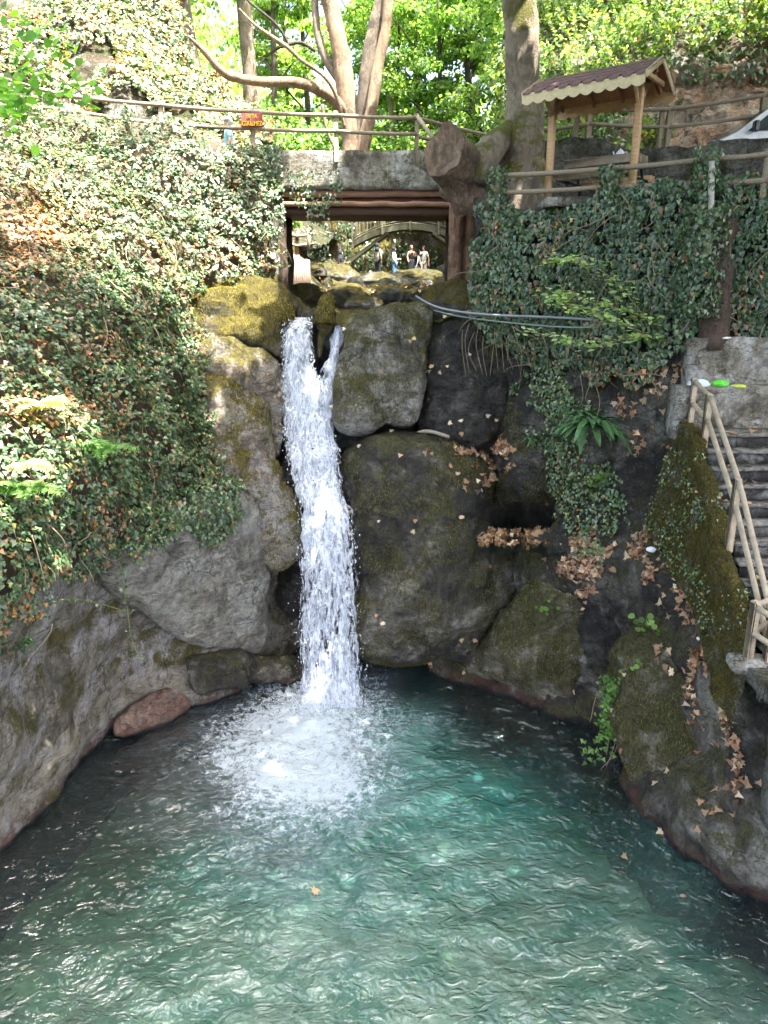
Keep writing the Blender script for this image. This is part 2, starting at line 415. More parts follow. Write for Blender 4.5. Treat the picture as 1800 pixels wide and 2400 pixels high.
    bs = B.n('BsdfPrincipled', i_Base_Color=c, i_Roughness=B.m('ADD', B.m('MULTIPLY', mf, .9 - rough), rough), i_Normal=nb)
    bs.inputs['Specular IOR Level'].default_value = .35
    B.out(bs.outputs[0]); return m

def leaf_mat(name, rough=.4, trans=.3, tint=(1.25, 1.3, .5), spec=.5):
    m, t = new_mat(name); B = NB(t)
    a = B.n('Attribute', attribute_name='Col').outputs['Color']
    bs = B.n('BsdfPrincipled', i_Base_Color=a, i_Roughness=rough); bs.inputs['Specular IOR Level'].default_value = spec
    tc = B.n('Mix', data_type='RGBA', blend_type='MULTIPLY')
    tc.inputs[0].default_value = 1; t.links.new(a, tc.inputs[6]); tc.inputs[7].default_value = (*[x * 1.6 for x in tint], 1)
    tr = B.n('BsdfTranslucent', i_Color=tc.outputs[2])
    mx = B.n('MixShader', i_0=trans); t.links.new(bs.outputs[0], mx.inputs[1]); t.links.new(tr.outputs[0], mx.inputs[2])
    B.out(mx.outputs[0]); return m
def plain(name, c, rough=.7, var=.25, scale=8, metallic=0, c2=None, bump=.3, streak=None, spec=.4):
    m, t = new_mat(name); B = NB(t); p = B.n('TexCoord').outputs['Object']
    v = p if streak is None else B.scale(p, streak)
    n1 = B.noise(v, scale, 8, .65); n2 = B.noise(p, scale * 4, 5, .7)
    d = tuple(x * (1 - var) for x in c) if c2 is None else c2
    col = B.mix(B.ramp(n1, .35, .65), c, d); col = B.mix(B.m('MULTIPLY', B.ramp(n2, .45, .7), .35), col, tuple(x * .5 for x in c))
    bs = B.n('BsdfPrincipled', i_Base_Color=col, i_Roughness=rough, i_Metallic=metallic, i_Normal=B.bump(B.m('ADD', n1, B.m('MULTIPLY', n2, .5)), bump, .02))
    bs.inputs['Specular IOR Level'].default_value = spec
    B.out(bs.outputs[0]); return m

# ================================================================== MATERIALS
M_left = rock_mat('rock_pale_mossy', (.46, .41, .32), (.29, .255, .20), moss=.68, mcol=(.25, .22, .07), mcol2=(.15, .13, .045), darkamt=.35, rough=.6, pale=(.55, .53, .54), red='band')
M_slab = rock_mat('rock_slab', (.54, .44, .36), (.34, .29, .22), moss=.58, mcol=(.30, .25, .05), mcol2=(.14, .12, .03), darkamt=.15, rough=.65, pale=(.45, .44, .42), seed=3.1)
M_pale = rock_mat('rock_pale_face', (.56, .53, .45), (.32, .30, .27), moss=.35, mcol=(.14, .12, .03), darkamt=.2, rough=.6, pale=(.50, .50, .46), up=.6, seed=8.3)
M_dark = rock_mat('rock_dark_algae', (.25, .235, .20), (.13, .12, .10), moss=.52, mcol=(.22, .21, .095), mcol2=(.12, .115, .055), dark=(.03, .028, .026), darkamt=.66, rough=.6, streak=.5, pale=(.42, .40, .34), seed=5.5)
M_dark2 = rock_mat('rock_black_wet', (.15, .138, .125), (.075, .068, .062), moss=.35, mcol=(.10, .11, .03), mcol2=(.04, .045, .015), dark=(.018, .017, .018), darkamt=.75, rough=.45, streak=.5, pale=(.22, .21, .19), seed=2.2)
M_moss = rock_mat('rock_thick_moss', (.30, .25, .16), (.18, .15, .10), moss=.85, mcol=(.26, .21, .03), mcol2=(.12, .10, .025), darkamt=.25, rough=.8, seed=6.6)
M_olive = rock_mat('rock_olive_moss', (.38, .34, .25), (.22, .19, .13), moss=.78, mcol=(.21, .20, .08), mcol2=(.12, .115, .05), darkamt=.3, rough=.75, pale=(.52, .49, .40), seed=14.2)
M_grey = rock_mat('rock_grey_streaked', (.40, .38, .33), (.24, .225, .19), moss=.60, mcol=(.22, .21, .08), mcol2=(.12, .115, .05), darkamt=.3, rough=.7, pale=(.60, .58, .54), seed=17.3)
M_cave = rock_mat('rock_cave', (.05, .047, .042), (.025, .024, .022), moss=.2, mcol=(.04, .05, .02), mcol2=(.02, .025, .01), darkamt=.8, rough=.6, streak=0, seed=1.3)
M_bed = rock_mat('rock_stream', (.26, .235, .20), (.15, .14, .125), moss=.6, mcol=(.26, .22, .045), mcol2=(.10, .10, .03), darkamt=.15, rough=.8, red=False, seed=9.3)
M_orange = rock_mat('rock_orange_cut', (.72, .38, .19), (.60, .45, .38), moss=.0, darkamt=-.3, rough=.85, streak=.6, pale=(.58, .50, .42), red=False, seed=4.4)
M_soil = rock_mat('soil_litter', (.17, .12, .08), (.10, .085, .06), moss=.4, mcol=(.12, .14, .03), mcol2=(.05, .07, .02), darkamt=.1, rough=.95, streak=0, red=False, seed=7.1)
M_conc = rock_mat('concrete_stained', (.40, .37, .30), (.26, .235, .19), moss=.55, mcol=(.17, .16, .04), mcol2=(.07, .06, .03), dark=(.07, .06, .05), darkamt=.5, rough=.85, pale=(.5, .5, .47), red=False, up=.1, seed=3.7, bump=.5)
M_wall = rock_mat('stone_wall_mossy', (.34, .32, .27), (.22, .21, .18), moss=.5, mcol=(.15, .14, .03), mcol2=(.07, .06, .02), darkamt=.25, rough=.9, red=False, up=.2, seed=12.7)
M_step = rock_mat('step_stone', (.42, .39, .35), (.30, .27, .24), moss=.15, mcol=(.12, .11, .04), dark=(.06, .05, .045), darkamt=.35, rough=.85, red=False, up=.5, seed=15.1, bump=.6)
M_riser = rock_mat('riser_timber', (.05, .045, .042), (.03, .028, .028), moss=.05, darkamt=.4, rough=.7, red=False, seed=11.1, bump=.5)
M_leaf = leaf_mat('ivy_leaf', .42, .2, spec=1.0)
M_tree = leaf_mat('tree_leaf', .5, .55)
M_fall = leaf_mat('dry_leaf', .7, .3, (1.2, .9, .5))
M_wood = plain('rail_wood', (.33, .26, .18), .75, .35, 5, c2=(.20, .16, .12), streak=(6, 6, 6))
M_wood2 = plain('stair_rail_wood', (.40, .34, .25), .7, .3, 5, c2=(.28, .22, .15))
M_pine = plain('pavilion_pine', (.62, .42, .23), .65, .3, 3, c2=(.48, .29, .14), streak=(2, 2, 9))
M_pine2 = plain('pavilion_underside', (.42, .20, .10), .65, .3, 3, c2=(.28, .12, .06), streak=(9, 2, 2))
M_cream = plain('valance_cream', (.70, .57, .34), .7, .15, 6)
M_shing = plain('shingle_maroon', (.16, .075, .08), .85, .3, 12, c2=(.22, .13, .13))
M_logred = plain('bridge_log', (.34, .19, .12), .8, .3, 3, c2=(.22, .12, .075), streak=(1, 6, 6))
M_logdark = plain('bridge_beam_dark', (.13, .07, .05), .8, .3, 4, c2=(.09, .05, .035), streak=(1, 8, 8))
M_post = plain('bark_post', (.48, .28, .16), .9, .4, 7, c2=(.26, .16, .10), streak=(5, 5, .7), bump=.9)
M_postd = plain('bark_post_dark', (.14, .095, .065), .9, .4, 7, c2=(.07, .05, .035), streak=(5, 5, .7), bump=.9)
M_palis = plain('peeled_palings', (.50, .36, .30), .85, .3, 8, c2=(.34, .23, .18), streak=(6, 6, .5), bump=.9)
M_arch = plain('footbridge_timber', (.10, .10, .06), .8, .3, 6, c2=(.07, .07, .045))
M_black = plain('black_metal', (.02, .02, .03), .4, .2, 6)
M_white = plain('white_plastic', (.80, .82, .84), .45, .08, 4, bump=.1)
M_van = plain('van_paint', (.80, .82, .85), .22, .04, 2, bump=.0)
M_glass = plain('dark_glass', (.05, .06, .07), .08, .1, 2, bump=0)
M_tyre = plain('tyre_rubber', (.02, .02, .02), .8, .2, 6)
M_sign = plain('sign_maroon', (.20, .015, .02), .5, .12, 5, bump=.05)
M_yel = plain('sign_yellow', (.80, .55, .03), .5, .05, 5, bump=0)
M_pipe = plain('pipe_grey', (.24, .26, .28), .45, .2, 6)
M_pipe2 = plain('pipe_green', (.20, .27, .24), .45, .2, 6)
M_drift = plain('driftwood', (.30, .26, .21), .85, .3, 6, streak=(1, 8, 8))
M_vine = plain('vine_stem', (.30, .24, .16), .85, .3, 8)
M_vineg = plain('vine_green', (.22, .24, .08), .8, .3, 8)
M_stump = plain('stump_bark', (.36, .235, .16), .9, .6, 5, c2=(.15, .095, .065), streak=(1, 3, 3), bump=1)
M_cutw = plain('stump_cut', (.27, .18, .14), .9, .4, 4, c2=(.16, .10, .08), bump=.8)
M_rust = plain('bag_green', (.12, .62, .05), .35, .15, 9); M_bagy = plain('bag_yellow', (.62, .70, .10), .35, .15, 9); M_bagw = plain('bag_pale', (.62, .74, .80), .35, .15, 9)

def bark_mat(name, a, b, moss, mcol=(.17, .16, .02), spots=(.45, .36, .26), sp=.0):
    m, t = new_mat(name); B = NB(t); p = B.pos()
    n1 = B.noise(p, 2.2, 8, .65, .4); n2 = B.noise(B.scale(p, (5, 5, 1.6)), 2.2, 8, .7, .6); f = B.noise(p, 30, 5, .7)
    c = B.mix(B.ramp(n2, .38, .62), a, b); c = B.mix(B.m('MULTIPLY', B.ramp(n1, .5, .6), .7), c, tuple(x * .5 for x in b))
    v = B.noise(B.scale(p, (4, 4, 2.2)), 2.5, 3, .5, 1.0); c = B.mix(B.m('MULTIPLY', B.ramp(v, .56, .60), sp), c, spots)
    nz = B.n('SeparateXYZ', i_0=B.n('NewGeometry').outputs['Normal'])
    mm = B.m('ADD', B.noise(p, 1.1, 6, .7, .3), B.m('MULTIPLY', nz.outputs['Z'], .25))
    mf = B.ramp(B.m('ADD', mm, B.m('MULTIPLY', B.m('SUBTRACT', f, .5), .3)), .78 - moss * .4, .86 - moss * .4)
    c = B.mix(mf, c, B.mix(B.ramp(f, .3, .7), tuple(x * .3 for x in mcol), mcol))
    nb = B.bump(B.m('ADD', B.m('MULTIPLY', n2, 1.5), f), 1.0, .06)
    bs = B.n('BsdfPrincipled', i_Base_Color=c, i_Roughness=.9, i_Normal=nb); B.out(bs.outputs[0]); return m
M_bark = bark_mat('bark_grey', (.36, .29, .22), (.22, .175, .13), .55)
M_bark2 = bark_mat('bark_plane_brown', (.37, .26, .165), (.25, .17, .11), .05, sp=.5)
M_bark3 = bark_mat('bark_pale', (.27, .22, .165), (.18, .145, .11), .12, sp=.2)
M_stump = bark_mat('stump_bark', (.27, .185, .125), (.12, .08, .055), .18, sp=.25)
M_cutw = bark_mat('stump_cut', (.33, .23, .16), (.17, .115, .08), .1)
M_post = bark_mat('post_bark', (.42, .25, .15), (.22, .13, .085), .05)
M_postd = bark_mat('post_bark_dark', (.13, .085, .06), (.06, .042, .03), .25, mcol=(.10, .10, .03))
M_barkd = bark_mat('bark_dark', (.09, .07, .055), (.05, .04, .035), .25, mcol=(.08, .09, .02))

# ---- pool water: reflects by Fresnel, half clear, half milky teal; foam where the fall stirs air into it
def water_mat(name, foam=True):
    m, t = new_mat(name); B = NB(t); p = B.pos()
    n1 = B.noise(B.scale(p, (1, 1.35, 1)), 3.4, 3, .5, 1.6); n2 = B.noise(B.scale(p, (1, 1.3, 1)), 9.0, 2, .5, 1.0)
    nb = B.bump(B.m('ADD', n1, B.m('MULTIPLY', n2, .18)), .8 if foam else .1, .10)
    tealn = B.noise(p, .55, 3, .5, .3)
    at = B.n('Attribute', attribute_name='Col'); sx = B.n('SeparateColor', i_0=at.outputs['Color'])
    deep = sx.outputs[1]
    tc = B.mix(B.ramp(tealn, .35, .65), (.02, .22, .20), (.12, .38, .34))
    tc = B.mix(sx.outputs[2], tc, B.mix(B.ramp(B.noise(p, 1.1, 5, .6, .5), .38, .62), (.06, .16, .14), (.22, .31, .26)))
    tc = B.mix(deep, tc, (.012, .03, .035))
    dif = B.n('BsdfDiffuse', i_Color=tc, i_Normal=nb); tra = B.n('BsdfTransparent', i_Color=(.62, .86, .78, 1))
    body = B.n('MixShader', i_0=.42 if foam else .3); t.links.new(tra.outputs[0], body.inputs[1]); t.links.new(dif.outputs[0], body.inputs[2])
    gl = B.n('BsdfGlossy', i_Roughness=.08, i_Normal=nb); gl.inputs['Color'].default_value = (1, 1, 1, 1)
    fr = B.n('Fresnel', i_IOR=1.45, i_Normal=nb)
    mx = B.n('MixShader', i_0=B.m('MINIMUM', B.m('MULTIPLY', fr.outputs[0], 2.9), 1.0)); t.links.new(body.outputs[0], mx.inputs[1]); t.links.new(gl.outputs[0], mx.inputs[2])
    fin = mx.outputs[0]
    if foam:
        f = sx.outputs[0]
        wv = B.n('VectorMath', operation='ADD', i_0=p, i_1=B.n('VectorMath', operation='SCALE', i_0=B.n('TexNoise', i_Vector=p, i_Scale=2.2, i_Detail=4).outputs['Color'], i_Scale=.9).outputs[0]).outputs[0]
        lace = B.n('TexVoronoi', feature='DISTANCE_TO_EDGE', i_Vector=wv, i_Scale=4.2).outputs['Distance']
        lace2 = B.n('TexVoronoi', feature='DISTANCE_TO_EDGE', i_Vector=wv, i_Scale=11).outputs['Distance']
        n9 = B.noise(p, 7, 7, .75, .5)
        line = B.m('MAXIMUM', B.ramp(lace, .13, .0), B.ramp(lace2, .13, .02))
        body_ = B.ramp(B.m('ADD', f, B.m('MULTIPLY', B.m('SUBTRACT', n9, .5), 2.4)), .50, 1.15)
        thin = B.m('MULTIPLY', B.m('MULTIPLY', line, B.ramp(n9, .38, .62)), B.ramp(B.m('ADD', f, B.m('MULTIPLY', B.m('SUBTRACT', tealn, .5), .6)), .10, .55))
        ff = B.m('MINIMUM', B.m('ADD', body_, B.m('MULTIPLY', thin, .75)), 1.0)
        fs = B.n('BsdfPrincipled', i_Base_Color=(.52, .60, .68, 1), i_Roughness=.5, i_Normal=B.bump(B.m('ADD', n1, B.noise(p, 30, 4, .7)), .8, .06))
        m2 = B.n('MixShader', i_0=ff); t.links.new(fin, m2.inputs[1]); t.links.new(fs.outputs[0], m2.inputs[2]); fin = m2.outputs[0]
    B.out(fin); return m
M_water = water_mat('pool_water'); M_basin = water_mat('basin_water', False)
def fall_mat(name, thr, sc=(9, 9, 2.2), c=(.80, .85, .97)):
    m, t = new_mat(name); B = NB(t); p = B.pos(); q = B.scale(p, sc)
    n1 = B.noise(q, 1.0, 5, .58, 1.1); n2 = B.noise(B.scale(p, (17, 17, 4)), 1.0, 4, .6, .6)
    at = B.n('Attribute', attribute_name='Col'); d = B.n('SeparateColor', i_0=at.outputs['Color']).outputs[0]
    a = B.m('ADD', B.m('ADD', B.m('MULTIPLY', n1, .65), B.m('MULTIPLY', n2, .45)), d)
    al = B.ramp(a, thr, thr + .15)
    nb = B.bump(B.m('ADD', n1, n2), .7, .06)
    bs = B.n('BsdfPrincipled', i_Base_Color=B.mix(B.ramp(n2, .35, .65), tuple(x * .75 for x in c), c), i_Roughness=.35, i_Normal=nb)
    tl = B.n('BsdfTranslucent', i_Color=(*c, 1)); mx0 = B.n('MixShader', i_0=.35); t.links.new(bs.outputs[0], mx0.inputs[1]); t.links.new(tl.outputs[0], mx0.inputs[2])
    tr = B.n('BsdfTransparent'); mx = B.n('MixShader', i_0=al); t.links.new(tr.outputs[0], mx.inputs[1]); t.links.new(mx0.outputs[0], mx.inputs[2])
    B.out(mx.outputs[0]); return m
M_fallw = fall_mat('falling_water', .43); M_fallb = fall_mat('falling_water_back', .40, (6, 6, 1.6), (.72, .80, .92))
M_drop = plain('water_drops', (.80, .87, .95), .2, .1, 8, bump=0)

# ================================================================== BIG STRUCTURE
IVY = [(.036, .078, .036), (.058, .115, .048), (.095, .16, .062), (.14, .21, .09), (.30, .30, .08), (.36, .15, .055), (.24, .11, .06)]
# ---- left bank
left_ctrl = [(-500, 200, 17), (-300, 500, 13), (-300, 900, 10), (-300, 1500, 8.2), (-300, 2100, 8), (-300, 2500, ('z', -2.5)),
 (60, 262, 19.3), (-200, 262, 18.8), (300, 300, 19.7), (470, 335, 19.8), (640, 350, 20.2), (700, 420, 20.9), (645, 500, 19.8), (640, 640, 19.5),
 (540, 480, 19.2), (500, 600, 18.5), (300, 450, 17.9), (100, 420, 16.6), (0, 400, 15.8), (0, 550, 14.2), (420, 700, 17.3), (300, 650, 15.9), (150, 700, 13.7), (0, 750, 12.2),
 (450, 850, 16.5), (300, 850, 14.4), (100, 900, 12.2), (0, 1000, 10.9), (480, 1050, 15.9), (300, 1050, 13.4), (150, 1150, 11.5), (450, 1200, 14.9), (330, 1230, 13.3), (0, 1300, 10.0),
 (650, 900, 17.8), (680, 1250, 17.6), (680, 1500, 17.8), (600, 1300, 16.8), (250, 1330, 12.9), (100, 1500, 11.3), (0, 1500, 10.2), (0, 1750, 9.9), (200, 1550, 12.9),
 (0, 1990, ('z', 0)), (80, 1900, ('z', 0)), (150, 1840, ('z', 0)), (270, 1720, ('z', 0)), (300, 1560, 14.2), (400, 1500, 14.9), (450, 1660, ('z', 0)), (560, 1480, 16.0), (620, 1590, ('z', 0)),
 (120, 1760, 11.6), (60, 1850, 10.9), (300, 1820, ('z', -1.6)), (130, 2060, ('z', -1.8)), (470, 1760, ('z', -1.6)), (640, 1700, ('z', -1.8)), (0, 2250, ('z', -2.2))]
left_poly = [(-600, 100), (60, 255), (160, 268), (300, 292), (420, 318), (480, 338), (560, 345), (640, 352), (648, 420), (650, 660), (700, 760), (700, 1750), (560, 1900), (300, 2100), (-600, 2500)]
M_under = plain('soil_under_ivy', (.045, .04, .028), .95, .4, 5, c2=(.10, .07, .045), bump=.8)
LB = sheet('left_bank', left_ctrl, -600, 700, 100, 2500, 6, M_left, amp=.16, freq=.9, poly=left_poly, seed=3, rid=.05)
edgeL = [(-600, 60), (60, 240), (200, 262), (420, 290), (590, 325), (600, 600), (480, 596), (395, 640), (385, 690), (415, 740), (430, 800), (430, 880), (450, 960), (470, 1060), (450, 1120), (405, 1165), (340, 1130), (290, 1165), (230, 1135), (175, 1190), (130, 1240), (60, 1260), (30, 1330), (-20, 1380), (-600, 1500)]
def under(S, poly):
    me = S.o.data; me.materials.append(M_under); n = len(me.polygons); c = np.zeros(n * 3); me.polygons.foreach_get('center', c); c = c.reshape(-1, 3) + ORG[S.o.name]
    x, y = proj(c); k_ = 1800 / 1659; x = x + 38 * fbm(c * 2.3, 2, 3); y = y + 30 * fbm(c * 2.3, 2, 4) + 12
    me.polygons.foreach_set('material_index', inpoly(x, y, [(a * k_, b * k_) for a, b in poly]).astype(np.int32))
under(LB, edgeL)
# ---- right bank with its terrace face
right_ctrl = [(1120, 440, 17.7), (1120, 620, 17.3), (1128, 760, 17.2), (1280, 480, 16.7), (1280, 700, 16.5), (1400, 450, 15.9), (1400, 650, 15.7), (1660, 430, 14.8), (1660, 700, 14.5), (1800, 420, 14.6), (1800, 780, 14.4), (2300, 400, 14.2), (2300, 800, 14),
 (1260, 800, 16.9), (1450, 780, 15.4), (1580, 800, 14.7), (1250, 930, 16.7), (1400, 900, 15.7), (1540, 930, 14.5), (1200, 1080, 17.2), (1330, 1060, 15.9), (1440, 1050, 15.2), (1540, 1060, 14.6),
 (1300, 1200, 16.0), (1360, 1190, 15.1), (1450, 1180, 14.9), (1560, 1190, 14.1), (1330, 1290, 14.8), (1480, 1270, 14.3), (1600, 1300, 13.5), (1400, 1420, 14.4), (1500, 1420, 13.8), (1600, 1350, 12.75), (1660, 1450, 11.9), (1740, 1600, 10.7),
 (1250, 1400, 15.4), (1300, 1560, 15.0), (1400, 1560, 14.6), (1310, 1680, ('z', 0)), (1440, 1740, ('z', 0)), (1500, 1600, 13.5), (1600, 1600, 12.2), (1800, 1650, 10.2),
 (1480, 1850, ('z', .1)), (1560, 1930, ('z', .1)), (1700, 2070, ('z', 0)), (1650, 1800, 11.0), (1750, 1850, 9.9), (1800, 1950, 9.3), (1800, 2140, ('z', -.2)), (2100, 1700, 8.6), (2100, 2300, 7.0),
 (1200, 1750, ('z', -1.5)), (1380, 1900, ('z', -1.8)), (1600, 2200, ('z', -2)), (1900, 2500, ('z', -2)), (1800, 1100, 14.2), (1700, 900, 14.5), (2300, 1300, 13), (1850, 1400, 11.4)]
right_poly = [(1118, 470), (1200, 490), (1290, 482), (1400, 462), (1560, 442), (2300, 420), (2300, 880), (1600, 880), (1592, 1000), (1640, 1240), (1700, 1400), (1790, 1560), (2300, 1640), (2300, 2500), (1500, 2500), (1150, 2000), (1120, 1640), (1250, 1500), (1200, 1300), (1320, 1230), (1300, 1160), (1140, 1050), (1110, 760)]
RB = sheet('right_bank', right_ctrl, 1100, 2300, 410, 2500, 6, M_dark, amp=.14, freq=1.3, poly=right_poly, seed=13, rid=.09)
# ---- rock wall behind the fall
def backwall():
    xs = np.arange(-4.5, 5.2, .07); zs = np.arange(-3, 8.46, .07); X, Z = np.meshgrid(xs, zs)
    Y = 18.0 + .10 * fbm(np.stack([X, Z, X * 0], -1) * .8, 5, 4) + .04 * Z + .8 * np.exp(-((X - 3.1) ** 2 / .8 + (Z - 4.4) ** 2 / .5))
    G = np.stack([X, Y, Z], -1); V, Fc = compact(G.reshape(-1, 3), gridfaces(np.ones((len(zs) - 1, len(xs) - 1), bool), len(xs), len(zs)))
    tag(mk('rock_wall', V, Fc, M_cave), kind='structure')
backwall()
# ---- pool bed and water
PB = world_grid(-9, 9, 0, 18.2, .12, lambda X, Y: -.9 - 1.3 * np.clip((Y - 6) / 7, 0, 1) + .16 * ridge(np.stack([X, Y, X * 0], -1) * .9, 4, 2) + .10 * fbm(np.stack([X, Y, X * 0], -1) * 2.5, 4, 6))
M_poolbed = plain('pool_bed_gravel', (.42, .46, .33), .8, .3, 1.2, c2=(.20, .27, .18), bump=.8)
tag(mk('pool_bed', PB.G.reshape(-1, 3), PB.F, M_poolbed), kind='structure')
BASE = P(735, 1650, float(Yz(735, 1650, 0)))            # where the fall meets the pool
def wz(X, Y):
    q = np.stack([X, Y * 1.35, X * 0], -1)
    w1 = fbm(q * .9, 3, 20); wq = q + .35 * np.stack([w1, fbm(q * .9 + 9, 3, 21), w1 * 0], -1)
    z = .050 * vn(wq * 1.25, 22) + .028 * vn(wq * 2.7, 25) + .010 * ridge(wq * 2.0, 1, 23) + .004 * vn(wq * 6.0, 24)
    d = np.hypot((X - BASE[0]), (Y - BASE[1] + .25) * 1.2)
    z = z * (1 + .8 * np.exp(-d / 1.8)) + .10 * np.exp(-(d / .9) ** 2) + .07 * np.exp(-d / 1.0) * fbm(q * 5, 3, 27)
    ph = d * 7.5 + 2.2 * w1; z = z + .012 * np.sin(ph) * np.exp(-np.abs(d - 2.8) / 2.2)
    return z
WG = world_grid(-9.5, 9.5, 1.5, 18.0, .045, wz)
Wp = WG.G.reshape(-1, 3); px, py = proj(Wp)
d0 = np.hypot(Wp[:, 0] - BASE[0] + .15, (Wp[:, 1] - BASE[1] + 1.3) * .72) + .35 * fbm(Wp * np.array([1, 1, 0]) * .9, 4, 30)
foam = np.clip(1.25 - d0 / 1.9, 0, 1.0) * .62 + .62 * np.clip(1 - d0 / 3.9, 0, 1)
foam += .25 * np.exp(-((Wp[:, 0] + 1.6) ** 2 / 2.2 + (Wp[:, 1] - 12.6) ** 2 / .9))
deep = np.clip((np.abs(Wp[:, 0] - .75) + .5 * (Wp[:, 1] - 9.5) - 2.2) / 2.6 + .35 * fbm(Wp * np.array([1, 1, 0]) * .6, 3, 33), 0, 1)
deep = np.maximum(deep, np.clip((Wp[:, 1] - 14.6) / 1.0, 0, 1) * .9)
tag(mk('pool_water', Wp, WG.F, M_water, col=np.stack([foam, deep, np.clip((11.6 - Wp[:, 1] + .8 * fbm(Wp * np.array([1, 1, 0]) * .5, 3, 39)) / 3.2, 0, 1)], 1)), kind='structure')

# ---- boulders, outlines measured on the photo
LBK = boulder('undercut_rock', [(190, 1180), (330, 1100), (480, 1040), (560, 1090), (583, 1180), (580, 1290), (576, 1395), (540, 1412), (470, 1397), (400, 1388), (330, 1345), (275, 1312), (215, 1262)],
 [(190, 1200, 12.7), (580, 1150, 16.2), (400, 1400, 15.1), (575, 1400, 16.3)], .55, M_pale, 'large pale grey rock face with rounded edge left of the fall, above the crack', seed=21, rid=.02, amp=.06, p=.42)
LSL = boulder('leaning_slab', [(425, 815), (480, 795), (540, 828), (578, 880), (592, 950), (604, 1020), (640, 1075), (655, 1130), (650, 1200), (600, 1235), (570, 1215), (540, 1170), (490, 1120), (450, 1040), (430, 950), (412, 870)],
 [(430, 830, 16.6), (600, 900, 17.2), (560, 1230, 16.0), (450, 1100, 15.6)], .7, M_slab, 'tall pinkish grey slab with mossy right edge beside the fall, below two other boulders', seed=22)
L2 = boulder('boulder', [(405, 760), (430, 740), (475, 732), (520, 738), (570, 758), (602, 800), (610, 870), (612, 940), (600, 1000), (588, 940), (572, 880), (545, 850), (480, 830), (430, 830)],
 [(430, 750, 17.0), (600, 780, 17.6), (600, 980, 17.0)], .45, M_slab, 'flat topped grey and mossy boulder between the big rounded boulder and the tall slab', seed=23)
L1 = boulder('boulder', [(372, 680), (395, 650), (430, 622), (490, 602), (555, 596), (605, 610), (632, 645), (636, 690), (612, 712), (606, 770), (570, 755), (530, 738), (470, 736), (425, 735), (398, 712)],
 [(380, 680, 17.5), (620, 640, 18.6), (560, 750, 17.6)], .75, M_moss, 'big rounded boulder golden with moss, left of the lip of the fall', seed=24)
B1 = boulder('boulder', [(742, 705), (760, 680), (800, 668), (850, 657), (900, 655), (936, 668), (930, 725), (918, 765), (922, 810), (915, 860), (905, 900), (880, 925), (835, 918), (790, 940), (742, 940), (722, 915), (720, 850), (725, 790), (745, 745)],
 [(750, 700, 17.7), (920, 680, 17.9), (800, 920, 17.0)], .65, M_grey, 'grey boulder streaked with moss, right of the top of the fall', seed=25, amp=.08)
B2 = boulder('boulder', [(915, 700), (960, 680), (1020, 690), (1065, 730), (1095, 790), (1098, 850), (1085, 915), (1050, 960), (1000, 980), (940, 960), (900, 910), (905, 800)],
 [(920, 700, 18.0), (1080, 720, 17.6), (980, 960, 17.2)], .45, M_dark2, 'black algae covered boulder dotted with dry leaves, behind the two mossy ones', seed=26, amp=.10, p=.66)
B6 = boulder('boulder', [(1085, 880), (1120, 820), (1180, 790), (1260, 800), (1320, 900), (1300, 980), (1245, 1015), (1215, 1050), (1195, 1082), (1130, 1080), (1078, 1092), (1064, 1040), (1078, 950)],
 [(1090, 850, 17.3), (1250, 850, 16.7), (1150, 1090, 17.0)], .7, M_dark, 'brown mossy rock bulging over the small side basin', seed=27, p=.66)
B3 = boulder('boulder', [(733, 1005), (745, 972), (790, 945), (850, 926), (915, 935), (985, 955), (1040, 985), (1068, 1035), (1060, 1085), (1058, 1130), (1078, 1172), (1112, 1200), (1150, 1200), (1166, 1225), (1130, 1290), (1080, 1330), (1042, 1380), (1015, 1430), (950, 1425), (870, 1440), (785, 1425), (766, 1380), (768, 1250), (757, 1120), (737, 1050)],
 [(760, 980, 17.0), (1040, 1000, 17.3), (800, 1400, 16.3), (1020, 1400, 16.2)], 1.15, M_dark, 'huge rounded dark boulder filling the middle, right beside the falling water', seed=28, amp=.10, rid=.05, p=.62)
B4 = boulder('boulder', [(1012, 1415), (1045, 1375), (1080, 1325), (1115, 1292), (1158, 1236), (1205, 1226), (1250, 1215), (1285, 1260), (1290, 1340), (1270, 1420), (1255, 1500), (1228, 1548), (1190, 1545), (1140, 1508), (1085, 1475), (1040, 1468), (975, 1462), (965, 1440)],
 [(1150, 1220, 15.6), (1280, 1300, 15.1), (1000, 1440, 16.6), (1210, 1540, 15.3)], .75, M_olive, 'olive mossy rock apron reaching down to the pool right of the huge boulder', seed=29, amp=.09, p=.66)
B5 = boulder('boulder', [(1185, 1170), (1205, 1110), (1220, 1050), (1262, 1000), (1330, 975), (1390, 1000), (1405, 1080), (1385, 1150), (1340, 1190), (1290, 1200), (1240, 1200)],
 [(1200, 1170, 15.9), (1300, 990, 16.0), (1390, 1100, 15.3)], .55, M_moss, 'mossy shoulder of rock right of the small side basin', seed=30)
B7 = boulder('boulder', [(1310, 1480), (1325, 1400), (1385, 1345), (1460, 1330), (1515, 1390), (1555, 1480), (1590, 1590), (1615, 1700), (1605, 1800), (1575, 1885), (1530, 1870), (1450, 1795), (1370, 1712), (1340, 1620), (1320, 1550)],
 [(1330, 1450, 13.6), (1500, 1380, 13.2), (1450, 1790, 11.8), (1590, 1850, 10.9)], .75, M_olive, 'long dark rock buttress right of the pool, running down from the leaf shelf', seed=31, amp=.11, rid=.06, p=.42)
B8 = boulder('boulder', [(1480, 1740), (1530, 1690), (1590, 1720), (1612, 1790), (1590, 1880), (1555, 1905), (1500, 1850), (1468, 1800)],
 [(1490, 1750, 11.1), (1600, 1750, 10.7), (1560, 1890, 10.6)], .4, M_moss, 'rounded green knob of rock at the water on the right', seed=32)
